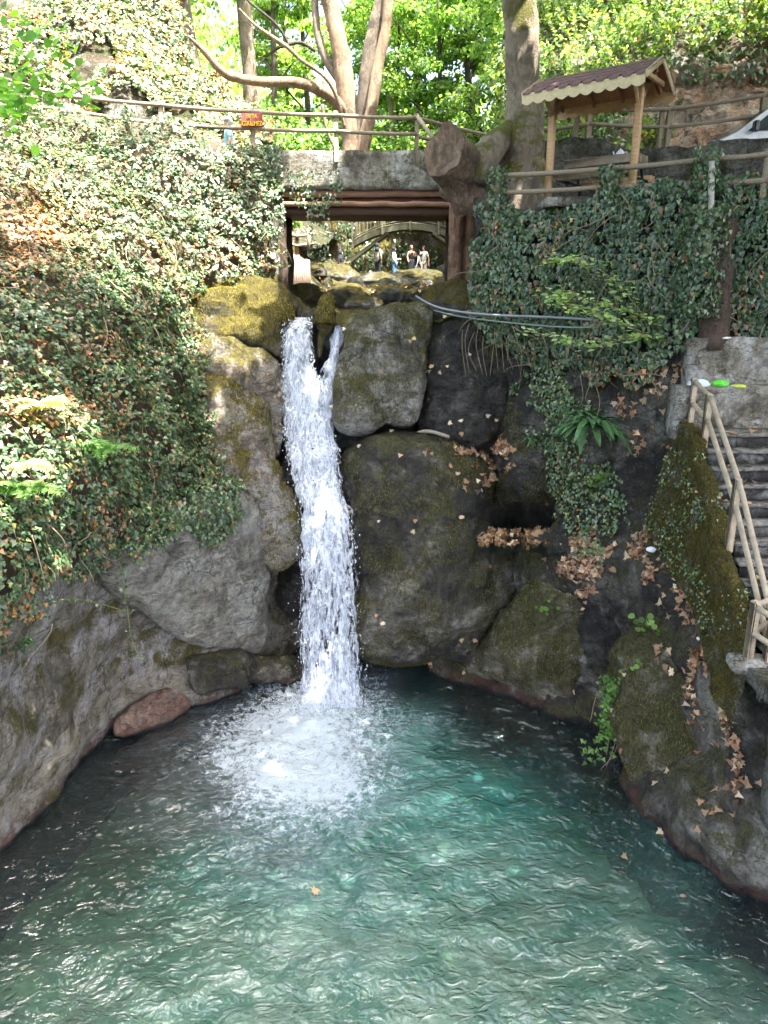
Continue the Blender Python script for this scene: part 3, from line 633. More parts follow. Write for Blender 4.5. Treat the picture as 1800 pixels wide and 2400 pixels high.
B9 = boulder('boulder', [(1600, 1620), (1650, 1560), (1760, 1600), (1800, 1700), (1790, 1830), (1700, 1830), (1620, 1780), (1590, 1700)],
 [(1610, 1650, 11.0), (1780, 1620, 10.2), (1700, 1820, 10.2)], .5, M_moss, 'brown mossy rock under the stair landing at the right edge', seed=33)
B10 = boulder('boulder', [(245, 1560), (285, 1520), (340, 1490), (385, 1478), (412, 1510), (408, 1545), (360, 1572), (290, 1590), (250, 1590)],
 [(250, 1570, 13.9), (410, 1500, 15.2), (330, 1580, 14.4)], .25, rock_mat('rock_reddish', (.40, .24, .19), (.26, .17, .13), moss=.0, darkamt=.0, rough=.55, seed=2.9, bump=.6), 'low reddish rock at the waterline on the left', seed=34, rid=.01, amp=.04)
B11 = boulder('boulder', [(400, 1420), (470, 1400), (560, 1415), (640, 1420), (650, 1480), (600, 1475), (520, 1480), (440, 1500), (410, 1480)],
 [(410, 1450, 14.7), (640, 1450, 16.6), (500, 1490, 15.2)], .3, M_dark, 'dark green rock under the crack in the shade left of the fall foot', seed=35)
B12 = boulder('mossy_log', [(684, 690), (690, 655), (705, 634), (718, 640), (716, 672), (712, 705), (702, 735), (694, 772), (686, 760), (688, 720)],
 [(700, 640, 18.2), (710, 700, 18.0), (690, 770, 17.6)], .16, M_moss, 'upright mossy log splitting the two streams at the lip', cat_='log', seed=36, step=3)
B13 = boulder('boulder', [(625, 700), (660, 690), (690, 700), (690, 780), (640, 800), (600, 780), (604, 735)],
 [(640, 700, 18.3), (680, 700, 18.4), (640, 790, 18.0)], .3, M_dark2, 'dark wet rock behind the left stream of the fall', seed=37)
B14 = boulder('boulder', [(605, 930), (650, 960), (665, 1080), (668, 1200), (650, 1330), (600, 1290), (590, 1100), (596, 1000)],
 [(610, 950, 17.6), (660, 1000, 17.4), (640, 1300, 17.3)], .35, M_dark2, 'black wet rock at the left edge of the falling water', seed=38)
B15 = boulder('boulder', [(1180, 1290), (1240, 1240), (1330, 1240), (1400, 1300), (1420, 1380), (1340, 1420), (1290, 1500), (1300, 1600), (1262, 1600), (1245, 1520), (1262, 1420), (1230, 1350)],
 [(1200, 1290, 15.2), (1400, 1330, 14.3), (1280, 1590, 14.9)], .35, M_dark2, 'black wet rock face hollowed between the olive apron and the buttress', seed=39)
CR = sheet('rock_face', [(930, 690, 18.3), (1180, 740, 17.3), (1000, 740, 18.1), (1190, 860, 17.2), (1080, 980, 17.7), (1120, 1060, 17.5), (1160, 1120, 17.5), (1000, 1040, 17.8), (1160, 1230, 18.2), (1260, 1200, 18.0), (1300, 1080, 16.6), (1260, 980, 16.9), (1300, 900, 16.5),
 (1120, 1330, 16.7), (1200, 1370, 16.3), (1100, 1500, 16.7), (1180, 1560, 16.3), (1300, 1560, 15.4), (1250, 1660, ('z', 0)), (1150, 1620, ('z', 0)), (1050, 1590, ('z', 0)), (1150, 1700, ('z', -1.2)), (1320, 1720, ('z', -.8)), (1300, 1400, 15.3), (960, 1500, 17.6)],
 920, 1340, 690, 1720, 5, M_dark, amp=.10, freq=1.2, seed=83, rid=.06, poly=[(980, 700), (1130, 720), (1330, 800), (1330, 1140), (1290, 1190), (1310, 1240), (1335, 1300), (1335, 1710), (1080, 1715), (1010, 1560), (1090, 1450), (1130, 1320), (1140, 1190), (1060, 1080), (990, 1050), (985, 800)])
B16 = boulder('boulder', [(902, 648), (938, 618), (998, 602), (1040, 640), (1062, 690), (1015, 706), (955, 690), (912, 668)], [(910, 650, 19.3), (1050, 640, 18.8), (980, 700, 18.3)], .5, M_moss, 'green mossy hump under the right bridge pier where the pipes begin', seed=41)
# small basin water
bw = world_grid(2.0, 4.4, 14.8, 18.6, .1, lambda X, Y: 3.86 + .003 * vn(np.stack([X, Y, X * 0], -1) * 4, 1))
tag(mk('rock_basin_water', bw.G.reshape(-1, 3), bw.F, M_basin, col=np.tile([0, 1.0, 0], (bw.G.shape[0] * bw.G.shape[1], 1))), kind='structure')

# ---- stream bed behind the lip, up to the footbridge
def bedz(X, Y):
    c = .3 + .05 * (Y - 20)
    z = 8.42 + (Y - 17.3) * .068
    e = np.clip(np.abs(X - c) - (2.3 + .06 * np.clip(Y - 20, 0, 99)), 0, 4)
    return z + .8 * np.clip(e, 0, 1.6) + .13 * ridge(np.stack([X, Y, X * 0], -1) * .9, 4, 41) - .25 * np.exp(-((X + 2.2) / .6) ** 2) * (Y < 20)
SB = world_grid(-6, 9, 17.6, 50, .13, bedz)
cx_ = (SB.G[:-1, :-1, 0]); cy_ = SB.G[:-1, :-1, 1]; SB.ok = ~((cy_ < 20.6) & ((cx_ < -2.75) | (cx_ > 2.3))); SB.F = gridfaces(SB.ok, SB.G.shape[1], SB.G.shape[0])[:, ::-1]
tag(mk('stream_bed', SB.G.reshape(-1, 3), SB.F, M_bed), kind='structure')

# ---- forest floor, hills
def hillz(X, Y):
    z = 11.8 + .10 * np.clip(Y - 30, 0, 100)
    z = z + .62 * np.clip(-X - 4.5 + .05 * (Y - 25), 0, 60) + .55 * np.clip(X - 11 + .0 * Y, 0, 60) + .05 * np.clip(Y - 60, 0, 200)
    g = np.exp(-((X - 1.2 - .05 * (Y - 20)) / 3.2) ** 2) * np.clip((54 - Y) / 6, 0, 1)
    z = z - g * 3.3
    return z + .35 * fbm(np.stack([X, Y, X * 0], -1) * .35, 4, 44)
FF = world_grid(-60, 60, 50.5, 160, 1.5, hillz)
tag(mk('forest_floor', FF.G.reshape(-1, 3), FF.F, M_soil), kind='structure')
FL = world_grid(-40, -2.9, 33.5, 51, .35, lambda X, Y: hillz(X, Y) - .6)
tag(mk('left_hillside', FL.G.reshape(-1, 3), FL.F, M_soil), kind='structure')
FR = world_grid(5.2, 45, 27, 51, .35, lambda X, Y: hillz(X, Y) - .4)
tag(mk('right_hillside', FR.G.reshape(-1, 3), FR.F, M_soil), kind='structure')
# ---- path on the left, terrace floor and road on the right
def slab(name, pts, z0, z1, mat, kind='structure', **k):
    n = len(pts); V = [(x, y, z0) for x, y in pts] + [(x, y, z1) for x, y in pts]
    Fs = [list(range(n))[::-1], list(range(n, 2 * n))] + [[i, (i + 1) % n, n + (i + 1) % n, n + i] for i in range(n)]
    a = sum(pts[i][0] * pts[(i + 1) % n][1] - pts[(i + 1) % n][0] * pts[i][1] for i in range(n))
    if a < 0: Fs = [f[::-1] for f in Fs]
    o = mk(name, np.array(V), Fs, mat, smooth=False, origin=None); return tag(o, kind=kind, **k)
slab('path', [(-14, 19.6), (-2.55, 20.15), (-2.55, 22.6), (-14, 22.6)], 11.2, 12.5, M_soil)
slab('terrace', [(2.3, 17.9), (4.3, 16.2), (7.0, 14.9), (14, 14.6), (14, 18.9), (2.3, 20.2)], 10.0, 10.72, M_soil)
slab('road', [(3.0, 20.3), (3.4, 19.5), (14, 18.5), (26, 17.0), (26, 24), (5, 24.5)], 11.0, 11.95, M_soil)

# ================================================================== THE FALL
def stream(name, rows, off, seed, dens_edge, mat, parent, nx=22):
    """rows: (y, left x, right x, distance) in photo points; a bulging ribbon with ragged edges"""
    r = np.array(rows, float); ys = np.arange(r[0, 0], r[-1, 0] + 1, 5.0)
    xl = np.interp(ys, r[:, 0], r[:, 1]); xr = np.interp(ys, r[:, 0], r[:, 2]); Y = np.interp(ys, r[:, 0], r[:, 3])
    k = np.ones(9) / 9; Y = np.convolve(np.pad(Y, 4, 'edge'), k, 'valid')
    u = np.linspace(0, 1, nx); X = xl[:, None] + (xr - xl)[:, None] * u; Yp = np.repeat(ys[:, None], nx, 1)
    wl = 5 * vn(np.c_[ys / 22, ys * 0, ys * 0 + seed]); wr = 5 * vn(np.c_[ys / 19, ys * 0 + 7, ys * 0 + seed])
    X = X + wl[:, None] * (1 - u) + wr[:, None] * u
    D = Y[:, None] - off * np.sin(np.pi * u) ** .7
    G = P(X, Yp, D); q = G * np.array([5, 5, 1.6]) + seed
    G = G + np.array([0, -1, 0]) * (.16 * np.exp(-((Yp - 1065) / 28) ** 2) * (u > .35) + .05 * np.exp(-((Yp - 1150) / 30) ** 2))[..., None]
    G = G + np.array([0, -1, 0]) * (.09 * fbm(q, 4, seed))[..., None] + np.array([1, 0, 0]) * (.05 * fbm(q * 1.3, 3, seed + 5))[..., None]
    e = np.clip(np.minimum(u, 1 - u) * 5, 0, 1); d = dens_edge * (e - 1)[None, :] + 0 * X
    fade = np.clip((Yp - ys[0]) / 12, 0, 1); d = d - .06 * (1 - fade) - .05 * np.clip((Yp - 1230) / 150, 0, 1) * np.clip((1600 - Yp) / 80, 0, 1)
    V, Fc = G.reshape(-1, 3), gridfaces(np.ones((len(ys) - 1, nx - 1), bool), nx, len(ys))
    return mk(name, V, Fc, mat, parent, col=np.stack([d.ravel()] * 3, 1))
FB = P(735, 1650, float(Yz(735, 1650, 0)))
wf = empty('waterfall', (FB[0], FB[1], 0), None, None); wf['kind'] = 'structure'
main = [(744, 668, 728, 18.4), (750, 667, 729, 18.05), (758, 665, 730, 17.8), (800, 661, 729, 17.6), (860, 660, 736, 17.45), (900, 660, 754, 17.33), (950, 661, 764, 17.2), (1010, 664, 780, 17.05), (1050, 668, 792, 16.85), (1090, 676, 795, 16.6), (1140, 690, 802, 16.3), (1200, 704, 822, 16.0), (1300, 704, 830, 15.75), (1400, 702, 836, 15.55), (1500, 698, 840, 15.45), (1580, 704, 846, 15.35), (1640, 706, 856, 15.3), (1680, 700, 870, 15.15)]
stream('water_sheet', main, .22, 1, .10, M_fallw, wf, 26)
stream('water_sheet', [(y, a + 6, b - 6, c + .16) for y, a, b, c in main], .12, 5, .05, M_fallb, wf, 22)
stream('water_sheet', [(y, a + 12, b - 10, c - .12) for y, a, b, c in main], .2, 9, .12, fall_mat('falling_water_front', .60, (8, 8, 1.8), (.82, .9, 1.0)), wf, 24)
stream('splash_sheet', [(1545, 706, 840, 15.3), (1600, 690, 872, 15.1), (1650, 668, 905, 14.95), (1700, 640, 930, 14.8), (1730, 620, 950, 14.6)], .25, 61, .22, fall_mat('splash_water', .60, (3.5, 3.5, 2.6), (.80, .86, .95)), wf, 30)
side = [(762, 788, 810, 17.9), (800, 780, 804, 17.7), (850, 766, 793, 17.6), (900, 752, 784, 17.4), (960, 752, 782, 17.2), (1030, 756, 782, 17.0), (1060, 756, 788, 16.9)]
stream('water_sheet', side, .1, 14, .12, M_fallw, wf, 10)
stream('water_sheet', [(y, a - 3, b + 3, c + .06) for y, a, b, c in side], .05, 15, .12, M_fallb, wf, 8)
def drops(n, seed, rows, spread, smin, smax, name='water_drops'):
    g = np.random.default_rng(seed); r = np.array(rows, float)
    y = g.uniform(rows[0][0], rows[-1][0], n); xl = np.interp(y, r[:, 0], r[:, 1]); xr = np.interp(y, r[:, 0], r[:, 2]); Y = np.interp(y, r[:, 0], r[:, 3])
    u = g.beta(.6, .6, n); x = xl + (xr - xl) * u + g.normal(size=n) * spread * (.3 + (y - rows[0][0]) / 900)
    c = P(x, y, Y - .15 - g.random(n) * .25 + .15 * g.normal(size=n) * 0); s = g.uniform(smin, smax, n)[:, None] * (g.random(n)[:, None] ** 2 + .5)
    o = np.array([[1, 0, 0], [0, 1, 0], [-1, 0, 0], [0, -1, 0], [0, 0, 1.0], [0, 0, -1.0]])
    st = np.stack([np.ones(n), np.ones(n), g.uniform(1.2, 3.6, n)], 1)
    V = c[:, None] + o[None] * (s * st)[:, None]
    f = np.array([[0, 1, 4], [1, 2, 4], [2, 3, 4], [3, 0, 4], [1, 0, 5], [2, 1, 5], [3, 2, 5], [0, 3, 5]])
    Fc = (np.arange(n)[:, None, None] * 6 + f[None]).reshape(-1, 3)
    o_ = mk(name, V.reshape(-1, 3), Fc, M_drop, wf); o_['kind'] = 'stuff'
drops(2600, 3, main, 9, .004, .012)
# splash crown at the foot
g = np.random.default_rng(77); n = 2200
th = g.uniform(0, 2 * np.pi, n); rr = np.abs(g.normal(size=n)) * .55; hh = g.exponential(.16, n) * np.exp(-rr / .9)
c = np.stack([FB[0] + rr * np.cos(th) * 1.15, FB[1] - .15 + rr * np.sin(th) * .8, .05 + hh], 1)
ov = np.array([[1, 0, 0], [0, 1, 0], [-1, 0, 0], [0, -1, 0], [0, 0, 1.4], [0, 0, -1.0]]); s = g.uniform(.005, .014, n)[:, None, None]
f = np.array([[0, 1, 4], [1, 2, 4], [2, 3, 4], [3, 0, 4], [1, 0, 5], [2, 1, 5], [3, 2, 5], [0, 3, 5]])
o_ = mk('splash_drops', (c[:, None] + ov[None] * s).reshape(-1, 3), (np.arange(n)[:, None, None] * 6 + f[None]).reshape(-1, 3), M_drop, wf); o_['kind'] = 'stuff'
# thin trickle by the stairs
tr = tag(empty('trickle', P(1565, 1200, 14.0), None, None), kind='structure')
stream('water_sheet', [(960, 1580, 1590, 14.2), (1000, 1574, 1586, 14.0), (1060, 1562, 1572, 13.9), (1120, 1556, 1566, 13.85), (1190, 1548, 1562, 13.8)], .02, 40, .16, fall_mat('trickle_water', .56, (9, 9, 1.5)), tr, 6)

# ================================================================== BRIDGE
YB = 20.0
b = empty('concrete_bridge', (-.4, YB, 8.8), 'concrete footbridge with a stained beam over log cross beams, above the stream', 'bridge')
def rough(vf, amp=.03, fr=2.0, seed=0, cuts=0): return vf
def plank_grid(x0, x1, y0, y1, z0, z1, step=.12, amp=.02, seed=0, top=None):
    """box made of grids so its faces can be worn and uneven"""
    bm = bmesh.new(); bmesh.ops.create_cube(bm, size=1)
    for v in bm.verts: v.co = Vector(((x0 + x1) / 2 + v.co.x * (x1 - x0), (y0 + y1) / 2 + v.co.y * (y1 - y0), (z0 + z1) / 2 + v.co.z * (z1 - z0)))
    for ax, ln in ((0, x1 - x0), (1, y1 - y0), (2, z1 - z0)):
        k = max(0, min(60, int(ln / step) - 1))
        for i in range(k):
            c = [0, 0, 0]; c[ax] = (x0, y0, z0)[ax] + ln * (i + 1) / (k + 1); nrm = [0, 0, 0]; nrm[ax] = 1
            bmesh.ops.bisect_plane(bm, geom=bm.verts[:] + bm.edges[:] + bm.faces[:], plane_co=c, plane_no=nrm)
    V = np.array([v.co for v in bm.verts]); bm.verts.index_update(); Fs = [[v.index for v in f.verts] for f in bm.faces]; bm.free()
    V = V + amp * np.stack([fbm(V * 2.3, 4, seed), fbm(V * 2.3, 4, seed + 3), fbm(V * 2.3, 4, seed + 6)], 1)
    if top is not None: V[:, 2] += top(V)
    return V, Fs
mk('deck_beam', *plank_grid(-2.9, 1.75, YB, YB + .35, 11.66, 12.55, amp=.015), M_conc, b)
mk('deck', *plank_grid(-2.9, 1.9, YB + .36, YB + 2.6, 12.1, 12.38, amp=.02, seed=4), M_conc, b)
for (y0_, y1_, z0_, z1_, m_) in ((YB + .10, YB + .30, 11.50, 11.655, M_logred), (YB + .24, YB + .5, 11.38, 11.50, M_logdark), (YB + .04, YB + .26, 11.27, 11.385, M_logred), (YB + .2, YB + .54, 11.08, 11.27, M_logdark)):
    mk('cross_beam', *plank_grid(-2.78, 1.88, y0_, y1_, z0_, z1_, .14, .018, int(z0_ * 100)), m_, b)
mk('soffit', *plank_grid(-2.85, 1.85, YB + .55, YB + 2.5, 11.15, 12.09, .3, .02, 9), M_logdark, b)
def pier(x0, z0, z1, r, m, y=YB + .1, lean=0):
    zz = np.linspace(z0, z1, 22); return mk('pier', *tube(np.c_[x0 + lean * (zz - z1), np.full(22, y), zz], r * (1 + .12 * (z1 - zz) / (z1 - z0)), 18, .16, 8, wf=4), m, b)
pier(-2.66, 8.8, 11.2, .16, M_postd); pier(1.84, 8.0, 11.5, .18, M_post); pier(2.2, 8.0, 11.5, .15, M_post, YB + .25)
pier(-2.75, 8.8, 11.3, .2, M_postd, YB + 1.9); pier(1.95, 8.8, 11.3, .24, M_postd, YB + 1.9)
# ---- railings: rails run from post to post
def railing(label, posts, rails, pw=.11, mat=M_wood, group=None, name='railing', rr=.045, square=True, ref=None, seed=0, skip=()):
    """posts: (x, y, distance, z_bottom, z_top); rails: list of heights as photo y at each post, or world z lists"""
    pts = []
    for (x, Yd, z0, z1) in posts: pts.append((x, Yd, z0, z1))
    root = empty(name, (pts[0][0], pts[0][1], pts[0][2]), label, 'railing', group)
    for i, (x, Yd, z0, z1) in enumerate(pts):
        if i in skip: continue
        if square: mk('post', *box((x, Yd, (z0 + z1) / 2), (pw, pw, z1 - z0), rotz(.15 * vn(np.array([i * 1.3, seed, .5]))), .012), mat, root)
        else: mk('post', *tube([(x, Yd, z) for z in np.linspace(z0, z1, 8)], pw / 2, 10, .08, seed), mat, root)
    for r in rails:
        for i in range(len(r) - 1):
            p = np.array([pts[i][0], pts[i][1] - pw * .45, r[i]]); q = np.array([pts[i + 1][0], pts[i + 1][1] - pw * .45, r[i + 1]])
            t = np.linspace(0, 1, 9)[:, None]; L = p + (q - p) * t; L[:, 2] -= .02 * np.sin(np.pi * t[:, 0])
            mk('rail', *tube(L, rr, 9, .06, seed + i), mat, root)
    return root
def px2(x, y, Y): return P(x, y, Y)
pl = [(6, 184, 20.3), (157, 225, 20.2), (377, 247, 20.1), (591, 263, 20.0), (787, 271, 20.0), (977, 277, 20.05)]
lower = [238, 260, 290, 302, 308, 315]
posts = []; top = []; low = []
for (x, y, Y), yl in zip([(-160, 160, 20.4)] + pl, [215] + lower):
    p = P(x, y, Y); posts.append((float(p[0]), Y, float(p[2]) - 1.05, float(p[2]) + .10)); top.append(float(p[2])); low.append(float(P(x, yl, Y)[2]))
railing('long weathered wooden railing along the bridge and the path left of it', posts, [top, low], seed=1)
p0 = P(985, 275, 20.1); p1 = P(1165, 322, 24.0)
railing('short wooden railing running back from the bridge end towards the big trunk', [(p0[0], 20.15, p0[2] - .9, p0[2] + .02), (p1[0], 24.0, p1[2] - .9, p1[2] + .1)], [[p0[2] - .03, p1[2]], [p0[2] - .45, p1[2] - .4]], seed=2, skip=(0,))
tag(mk('leaning_pole', *tube([P(978, 272, 19.88), P(1005, 310, 19.7), P(1036, 358, 19.5)], .045, 9, .1), M_wood2), 'bare pole leaning from the bridge railing down to the sawn stump', 'pole')
# ---- sign
s0 = P(565, 265, 19.86); s1 = P(616, 298, 19.86); sc = (s0 + s1) / 2; sw = s1[0] - s0[0]; sh = s0[2] - s1[2]
sg = empty('sign', (sc[0], 19.87, s1[2]), 'small maroon sign with yellow capitals fixed to the bridge railing', 'sign')
mk('panel', *box((sc[0], 19.86, sc[2]), (sw, .025, sh), None, .004), M_sign, sg)
for txt, dz, sz in (('SUYA', .06, .135), ('GİRİLMEZ', -.10, .135)):
    fc = bpy.data.curves.new('t', 'FONT'); fc.body = txt; fc.size = sz; fc.align_x = 'CENTER'; fc.extrude = .003; fc.space_character = 1.02; fc.offset = .002
    fo = bpy.data.objects.new('t', fc); COL.objects.link(fo); dg = bpy.context.evaluated_depsgraph_get(); me = bpy.data.meshes.new_from_object(fo.evaluated_get(dg))
    bpy.data.objects.remove(fo)
    V = np.array([v.co for v in me.vertices]); W = np.stack([sc[0] + V[:, 0] * .78, 19.843 - V[:, 2], sc[2] + dz - .02 + V[:, 1]], 1)
    mk('lettering', W, [list(p.vertices) for p in me.polygons], M_yel, sg, smooth=False)

# ================================================================== RIGHT: PAVILION, TABLE, FENCES, STAIRS
# terrace fence
fp = [(1168, 412, 17.5, 452), (1432, 395, 15.8, 438), (1668, 372, 14.6, 428), (1800, 361, 14.2, 423), (2050, 340, 13.6, 412)]
posts = []; top = []; low = []
for x, y, Y, yl in fp:
    p = P(x, y, Y); posts.append((float(p[0]), Y, 10.4, float(p[2]) + .08)); top.append(float(p[2])); low.append(float(P(x, yl, Y)[2]))
railing('grey wooden terrace railing with ivy climbing its posts, above the ivy wall', posts, [top, low], seed=5, rr=.05, square=False)
# pavilion
A = P(1283, 483, 16.9); Bq = P(1481, 443, 15.8); zs = (A[2] + Bq[2]) / 2
A[2] = Bq[2] = zs; zt = zs + 2.25
pv = empty('pavilion', ((A[0] + Bq[0]) / 2, (A[1] + Bq[1]) / 2, zs), 'small wooden shelter with a maroon shingle roof and cream scalloped edge over a picnic table', 'shelter')
ud = (Bq - A); Lp = np.linalg.norm(ud); ud /= Lp; vd = np.array([-ud[1], ud[0], 0]); up = np.array([0, 0, 1.0])
R3 = np.stack([ud, vd, up], 1)
def W(u, v, h): return A + ud * u + vd * v + up * h
for u in (0, Lp): mk('post', *box(W(u, 0, .98), (.135, .135, 1.96), R3, .012), M_pine, pv)
mk('ridge_beam', *beam(W(-.2, 0, 2.16), W(Lp + .3, 0, 2.16), .08, .12), M_pine2, pv)
mk('tie_beam', *beam(W(-.2, 0, 1.99), W(Lp + .25, 0, 1.99), .10, .10), M_pine2, pv)
he, hr, ve = 1.86, 2.28, .76
for s in (-1, 1):
    for u in (-.1, Lp * .33, Lp * .67, Lp + .1):
        mk('rafter', *beam(W(u, s * (ve - .05), he + .0), W(u, s * .02, hr - .10), .05, .09), M_pine2, pv)
    for u in (0, Lp):
        mk('brace', *beam(W(u, s * .04, 1.62), W(u, s * .42, 2.02), .06, .07), M_pine, pv)
    # boards under the shingles, in courses
    V = []; Fs = []
    for k in range(9):
        a0, a1 = k / 9, (k + 1) / 9 - .008
        f = lambda t: (s * (ve + .03) * (1 - t) + s * .01 * t, he + .06 + (hr + .0 - he - .06) * t)
        (v0, h0), (v1, h1) = f(a0), f(a1)
        V_, F_ = cat(([W(-.27, v0, h0), W(Lp + .37, v0, h0), W(Lp + .37, v1, h1), W(-.27, v1, h1), W(-.27, v0, h0 + .018), W(Lp + .37, v0, h0 + .018), W(Lp + .37, v1, h1 + .018), W(-.27, v1, h1 + .018)], [[0, 1, 2, 3], [4, 7, 6, 5], [0, 4, 5, 1], [1, 5, 6, 2], [2, 6, 7, 3], [3, 7, 4, 0]]))
        Fs += [[i + len(V) for i in q] for q in F_]; V += list(V_)
    mk('roof_boards', np.array(V), Fs, M_pine2, pv, smooth=False)
    V = []; Fs = []; nt_ = 10; ncr = 4
    for k in range(ncr):
        t0, t1 = k / ncr, (k + 1.15) / ncr
        vv = lambda t: s * (ve + .09) * (1 - min(t, 1)) ; hh = lambda t: he + .045 + (hr + .04 - he - .045) * min(t, 1) + .026
        for j in range(nt_):
            u0 = -.30 + (Lp + .72) * (j + (.5 if k % 2 else 0)) / nt_; u1 = u0 + (Lp + .72) / nt_ - .012
            u1 = min(u1, Lp + .42)
            if u1 - u0 < .05: continue
            dr = -.035 if k == 0 else 0; lift = .012
            v0, h0 = vv(t0), hh(t0) + lift; v1, h1 = vv(t1), hh(t1); c = (u1 - u0) * .22
            tq = t0 + .055; v2, h2 = vv(tq), hh(tq) + lift
            pts = [W(u0, v2, h2), W(u0 + c, v0, h0 + dr), W(u1 - c, v0, h0 + dr), W(u1, v2, h2), W(u1, v1, h1), W(u0, v1, h1)]
            n0 = len(V); V += pts + [p - up * .014 for p in pts]
            Fs += [[n0 + i for i in range(6)], [n0 + 11 - i for i in range(6)]] + [[n0 + i, n0 + 6 + i, n0 + 6 + (i + 1) % 6, n0 + (i + 1) % 6] for i in range(6)]
    mk('shingles', np.array(V), Fs, M_shing, pv, smooth=False)
    # scalloped fascia
    nsc = 10; Lf = Lp + .66; top_ = []; bot = []
    for j in range(nsc * 8 + 1):
        t = j / (nsc * 8); u = -.28 + Lf * t; top_.append((u, 0.06)); bot.append((u, -.10 - .055 * abs(math.sin(math.pi * t * nsc))))
    V = [W(u, s * (ve + .05), he + h) for u, h in top_ + bot] + [W(u, s * (ve + .07), he + h) for u, h in top_ + bot]
    m_ = len(top_); Fs = [[i, i + 1, m_ + i + 1, m_ + i] for i in range(m_ - 1)] + [[2 * m_ + i, 3 * m_ + i, 3 * m_ + i + 1, 2 * m_ + i + 1] for i in range(m_ - 1)] + [[m_ + i, m_ + i + 1, 3 * m_ + i + 1, 3 * m_ + i] for i in range(m_ - 1)]
    mk('fascia', np.array(V), Fs, M_cream if s < 0 else M_pine, pv, smooth=False)
    for u in (-.29, Lp + .39):
        mk('barge_board', *beam(W(u, s * (ve + .06), he + .03), W(u, s * .02, hr + .03), .03, .12), M_cream, pv)
        if u > 0: mk('gable_rafter', *beam(W(u - .2, s * (ve - .1), he + .04), W(u - .2, s * .03, hr - .08), .05, .08), M_pine2, pv)
mk('gable_tie', *beam(W(Lp + .28, -.42, 1.98), W(Lp + .28, .42, 1.98), .06, .09), M_pine, pv)
mk('floor_slab', *plank_grid(A[0] - .15, Bq[0] + .9, Bq[1] - .1 + .5, A[1] + .9, zs - .16, zs - .0, .2, .015, 3), M_conc, pv)
# picnic table
tc = (A + Bq) / 2 + vd * .75; tb = empty('picnic_table', (tc[0], tc[1], zs), 'wooden picnic table with benches on a black frame under the shelter', 'picnic table')
def T(u, v, h): return tc + ud * u + vd * v + up * h - up * (tc[2] - zs)
for v in (-.27, -.09, .09, .27): mk('table_top', *beam(T(-.8, v, .76), T(.8, v, .76), .165, .04, up=vd), M_wood2, tb)
for s in (-1, 1):
    for v in (.62, .78): mk('bench', *beam(T(-.8, s * v, .45), T(.8, s * v, .45), .14, .04, up=vd), M_wood2 if s < 0 else M_pine, tb)
    for u in (-.7, .7):
        mk('leg', *beam(T(u, s * .18, .73), T(u, s * .5, .02), .05, .05), M_black, tb)
for u in (-.7, .7):
    mk('bench_bar', *beam(T(u, -.8, .40), T(u, .8, .40), .05, .05), M_black, tb); mk('foot_bar', *beam(T(u, -.6, .03), T(u, .6, .03), .05, .05), M_black, tb)
# teapot on the table
tp = T(.35, -.1, .785); tpo = empty('teapot', tp, 'small white teapot standing on the picnic table', 'teapot')
prof = [(.0, 0), (.06, 0), (.085, .03), (.095, .07), (.08, .12), (.05, .145), (.045, .15)]
V = np.array([[r * math.cos(a), r * math.sin(a), z] for r, z in prof for a in np.arange(14) * 2 * math.pi / 14]) + tp; Fs = [[i * 14 + j, i * 14 + (j + 1) % 14, (i + 1) * 14 + (j + 1) % 14, (i + 1) * 14 + j] for i in range(len(prof) - 1) for j in range(14)]
mk('pot', V, Fs, M_white, tpo); mk('lid', *cat(ellipsoid(tp + [0, 0, .15], (.05, .05, .02)), ellipsoid(tp + [0, 0, .18], (.015, .015, .015), 8, 6)), M_white, tpo)
mk('spout', *tube([tp + ud * -.08 + [0, 0, .05], tp + ud * -.13 + [0, 0, .09], tp + ud * -.155 + [0, 0, .15]], [.022, .016, .011], 8), M_white, tpo)
mk('handle', *tube([tp + ud * .085 + [0, 0, .11], tp + ud * .14 + [0, 0, .11], tp + ud * .145 + [0, 0, .06], tp + ud * .09 + [0, 0, .035]], .01, 6), M_white, tpo)

# stone retaining wall behind, and the fence on it
def wall(name, pts, z0, ztop, th, mat, label, seed, step=.12, amp=.05):
    """wall along plan points (x, y, top z)"""
    pts = np.array(pts, float); L = np.r_[0, np.cumsum(np.hypot(*np.diff(pts[:, :2], axis=0).T))]
    s = np.arange(0, L[-1], step); x = np.interp(s, L, pts[:, 0]); y = np.interp(s, L, pts[:, 1]); zt_ = np.interp(s, L, pts[:, 2]) + .05 * vn(np.c_[s * 2, s * 0, s * 0 + seed]) + .04 * vn(np.c_[s * 5, s * 0, s * 0 + seed])
    nz = 18; u = np.linspace(0, 1, nz); Z = z0 + (zt_[:, None] - z0) * u; X = np.repeat(x[:, None], nz, 1); Y = np.repeat(y[:, None], nz, 1)
    G = np.stack([X, Y, Z], -1); tx = np.gradient(x); ty = np.gradient(y); n = np.stack([ty, -tx, 0 * tx], 1); n /= np.linalg.norm(n, axis=1)[:, None]
    G = G + n[:, None] * (amp * ridge(G * 2.4, 4, seed) + amp * fbm(G * 1.0, 3, seed + 2))[..., None]
    Bk = np.stack([X, Y, Z], -1) - n[:, None] * th
    ring = np.concatenate([G, Bk[:, ::-1]], 1); m_ = ring.shape[1]; ns = len(s)
    V = ring.reshape(-1, 3); Fs = [[i * m_ + j, (i + 1) * m_ + j, (i + 1) * m_ + (j + 1) % m_, i * m_ + (j + 1) % m_] for i in range(ns - 1) for j in range(m_)]
    Fs += [[j for j in range(m_)], [(ns - 1) * m_ + j for j in range(m_)][::-1]]
    return tag(mk(name, V, Fs, mat), label, 'wall')
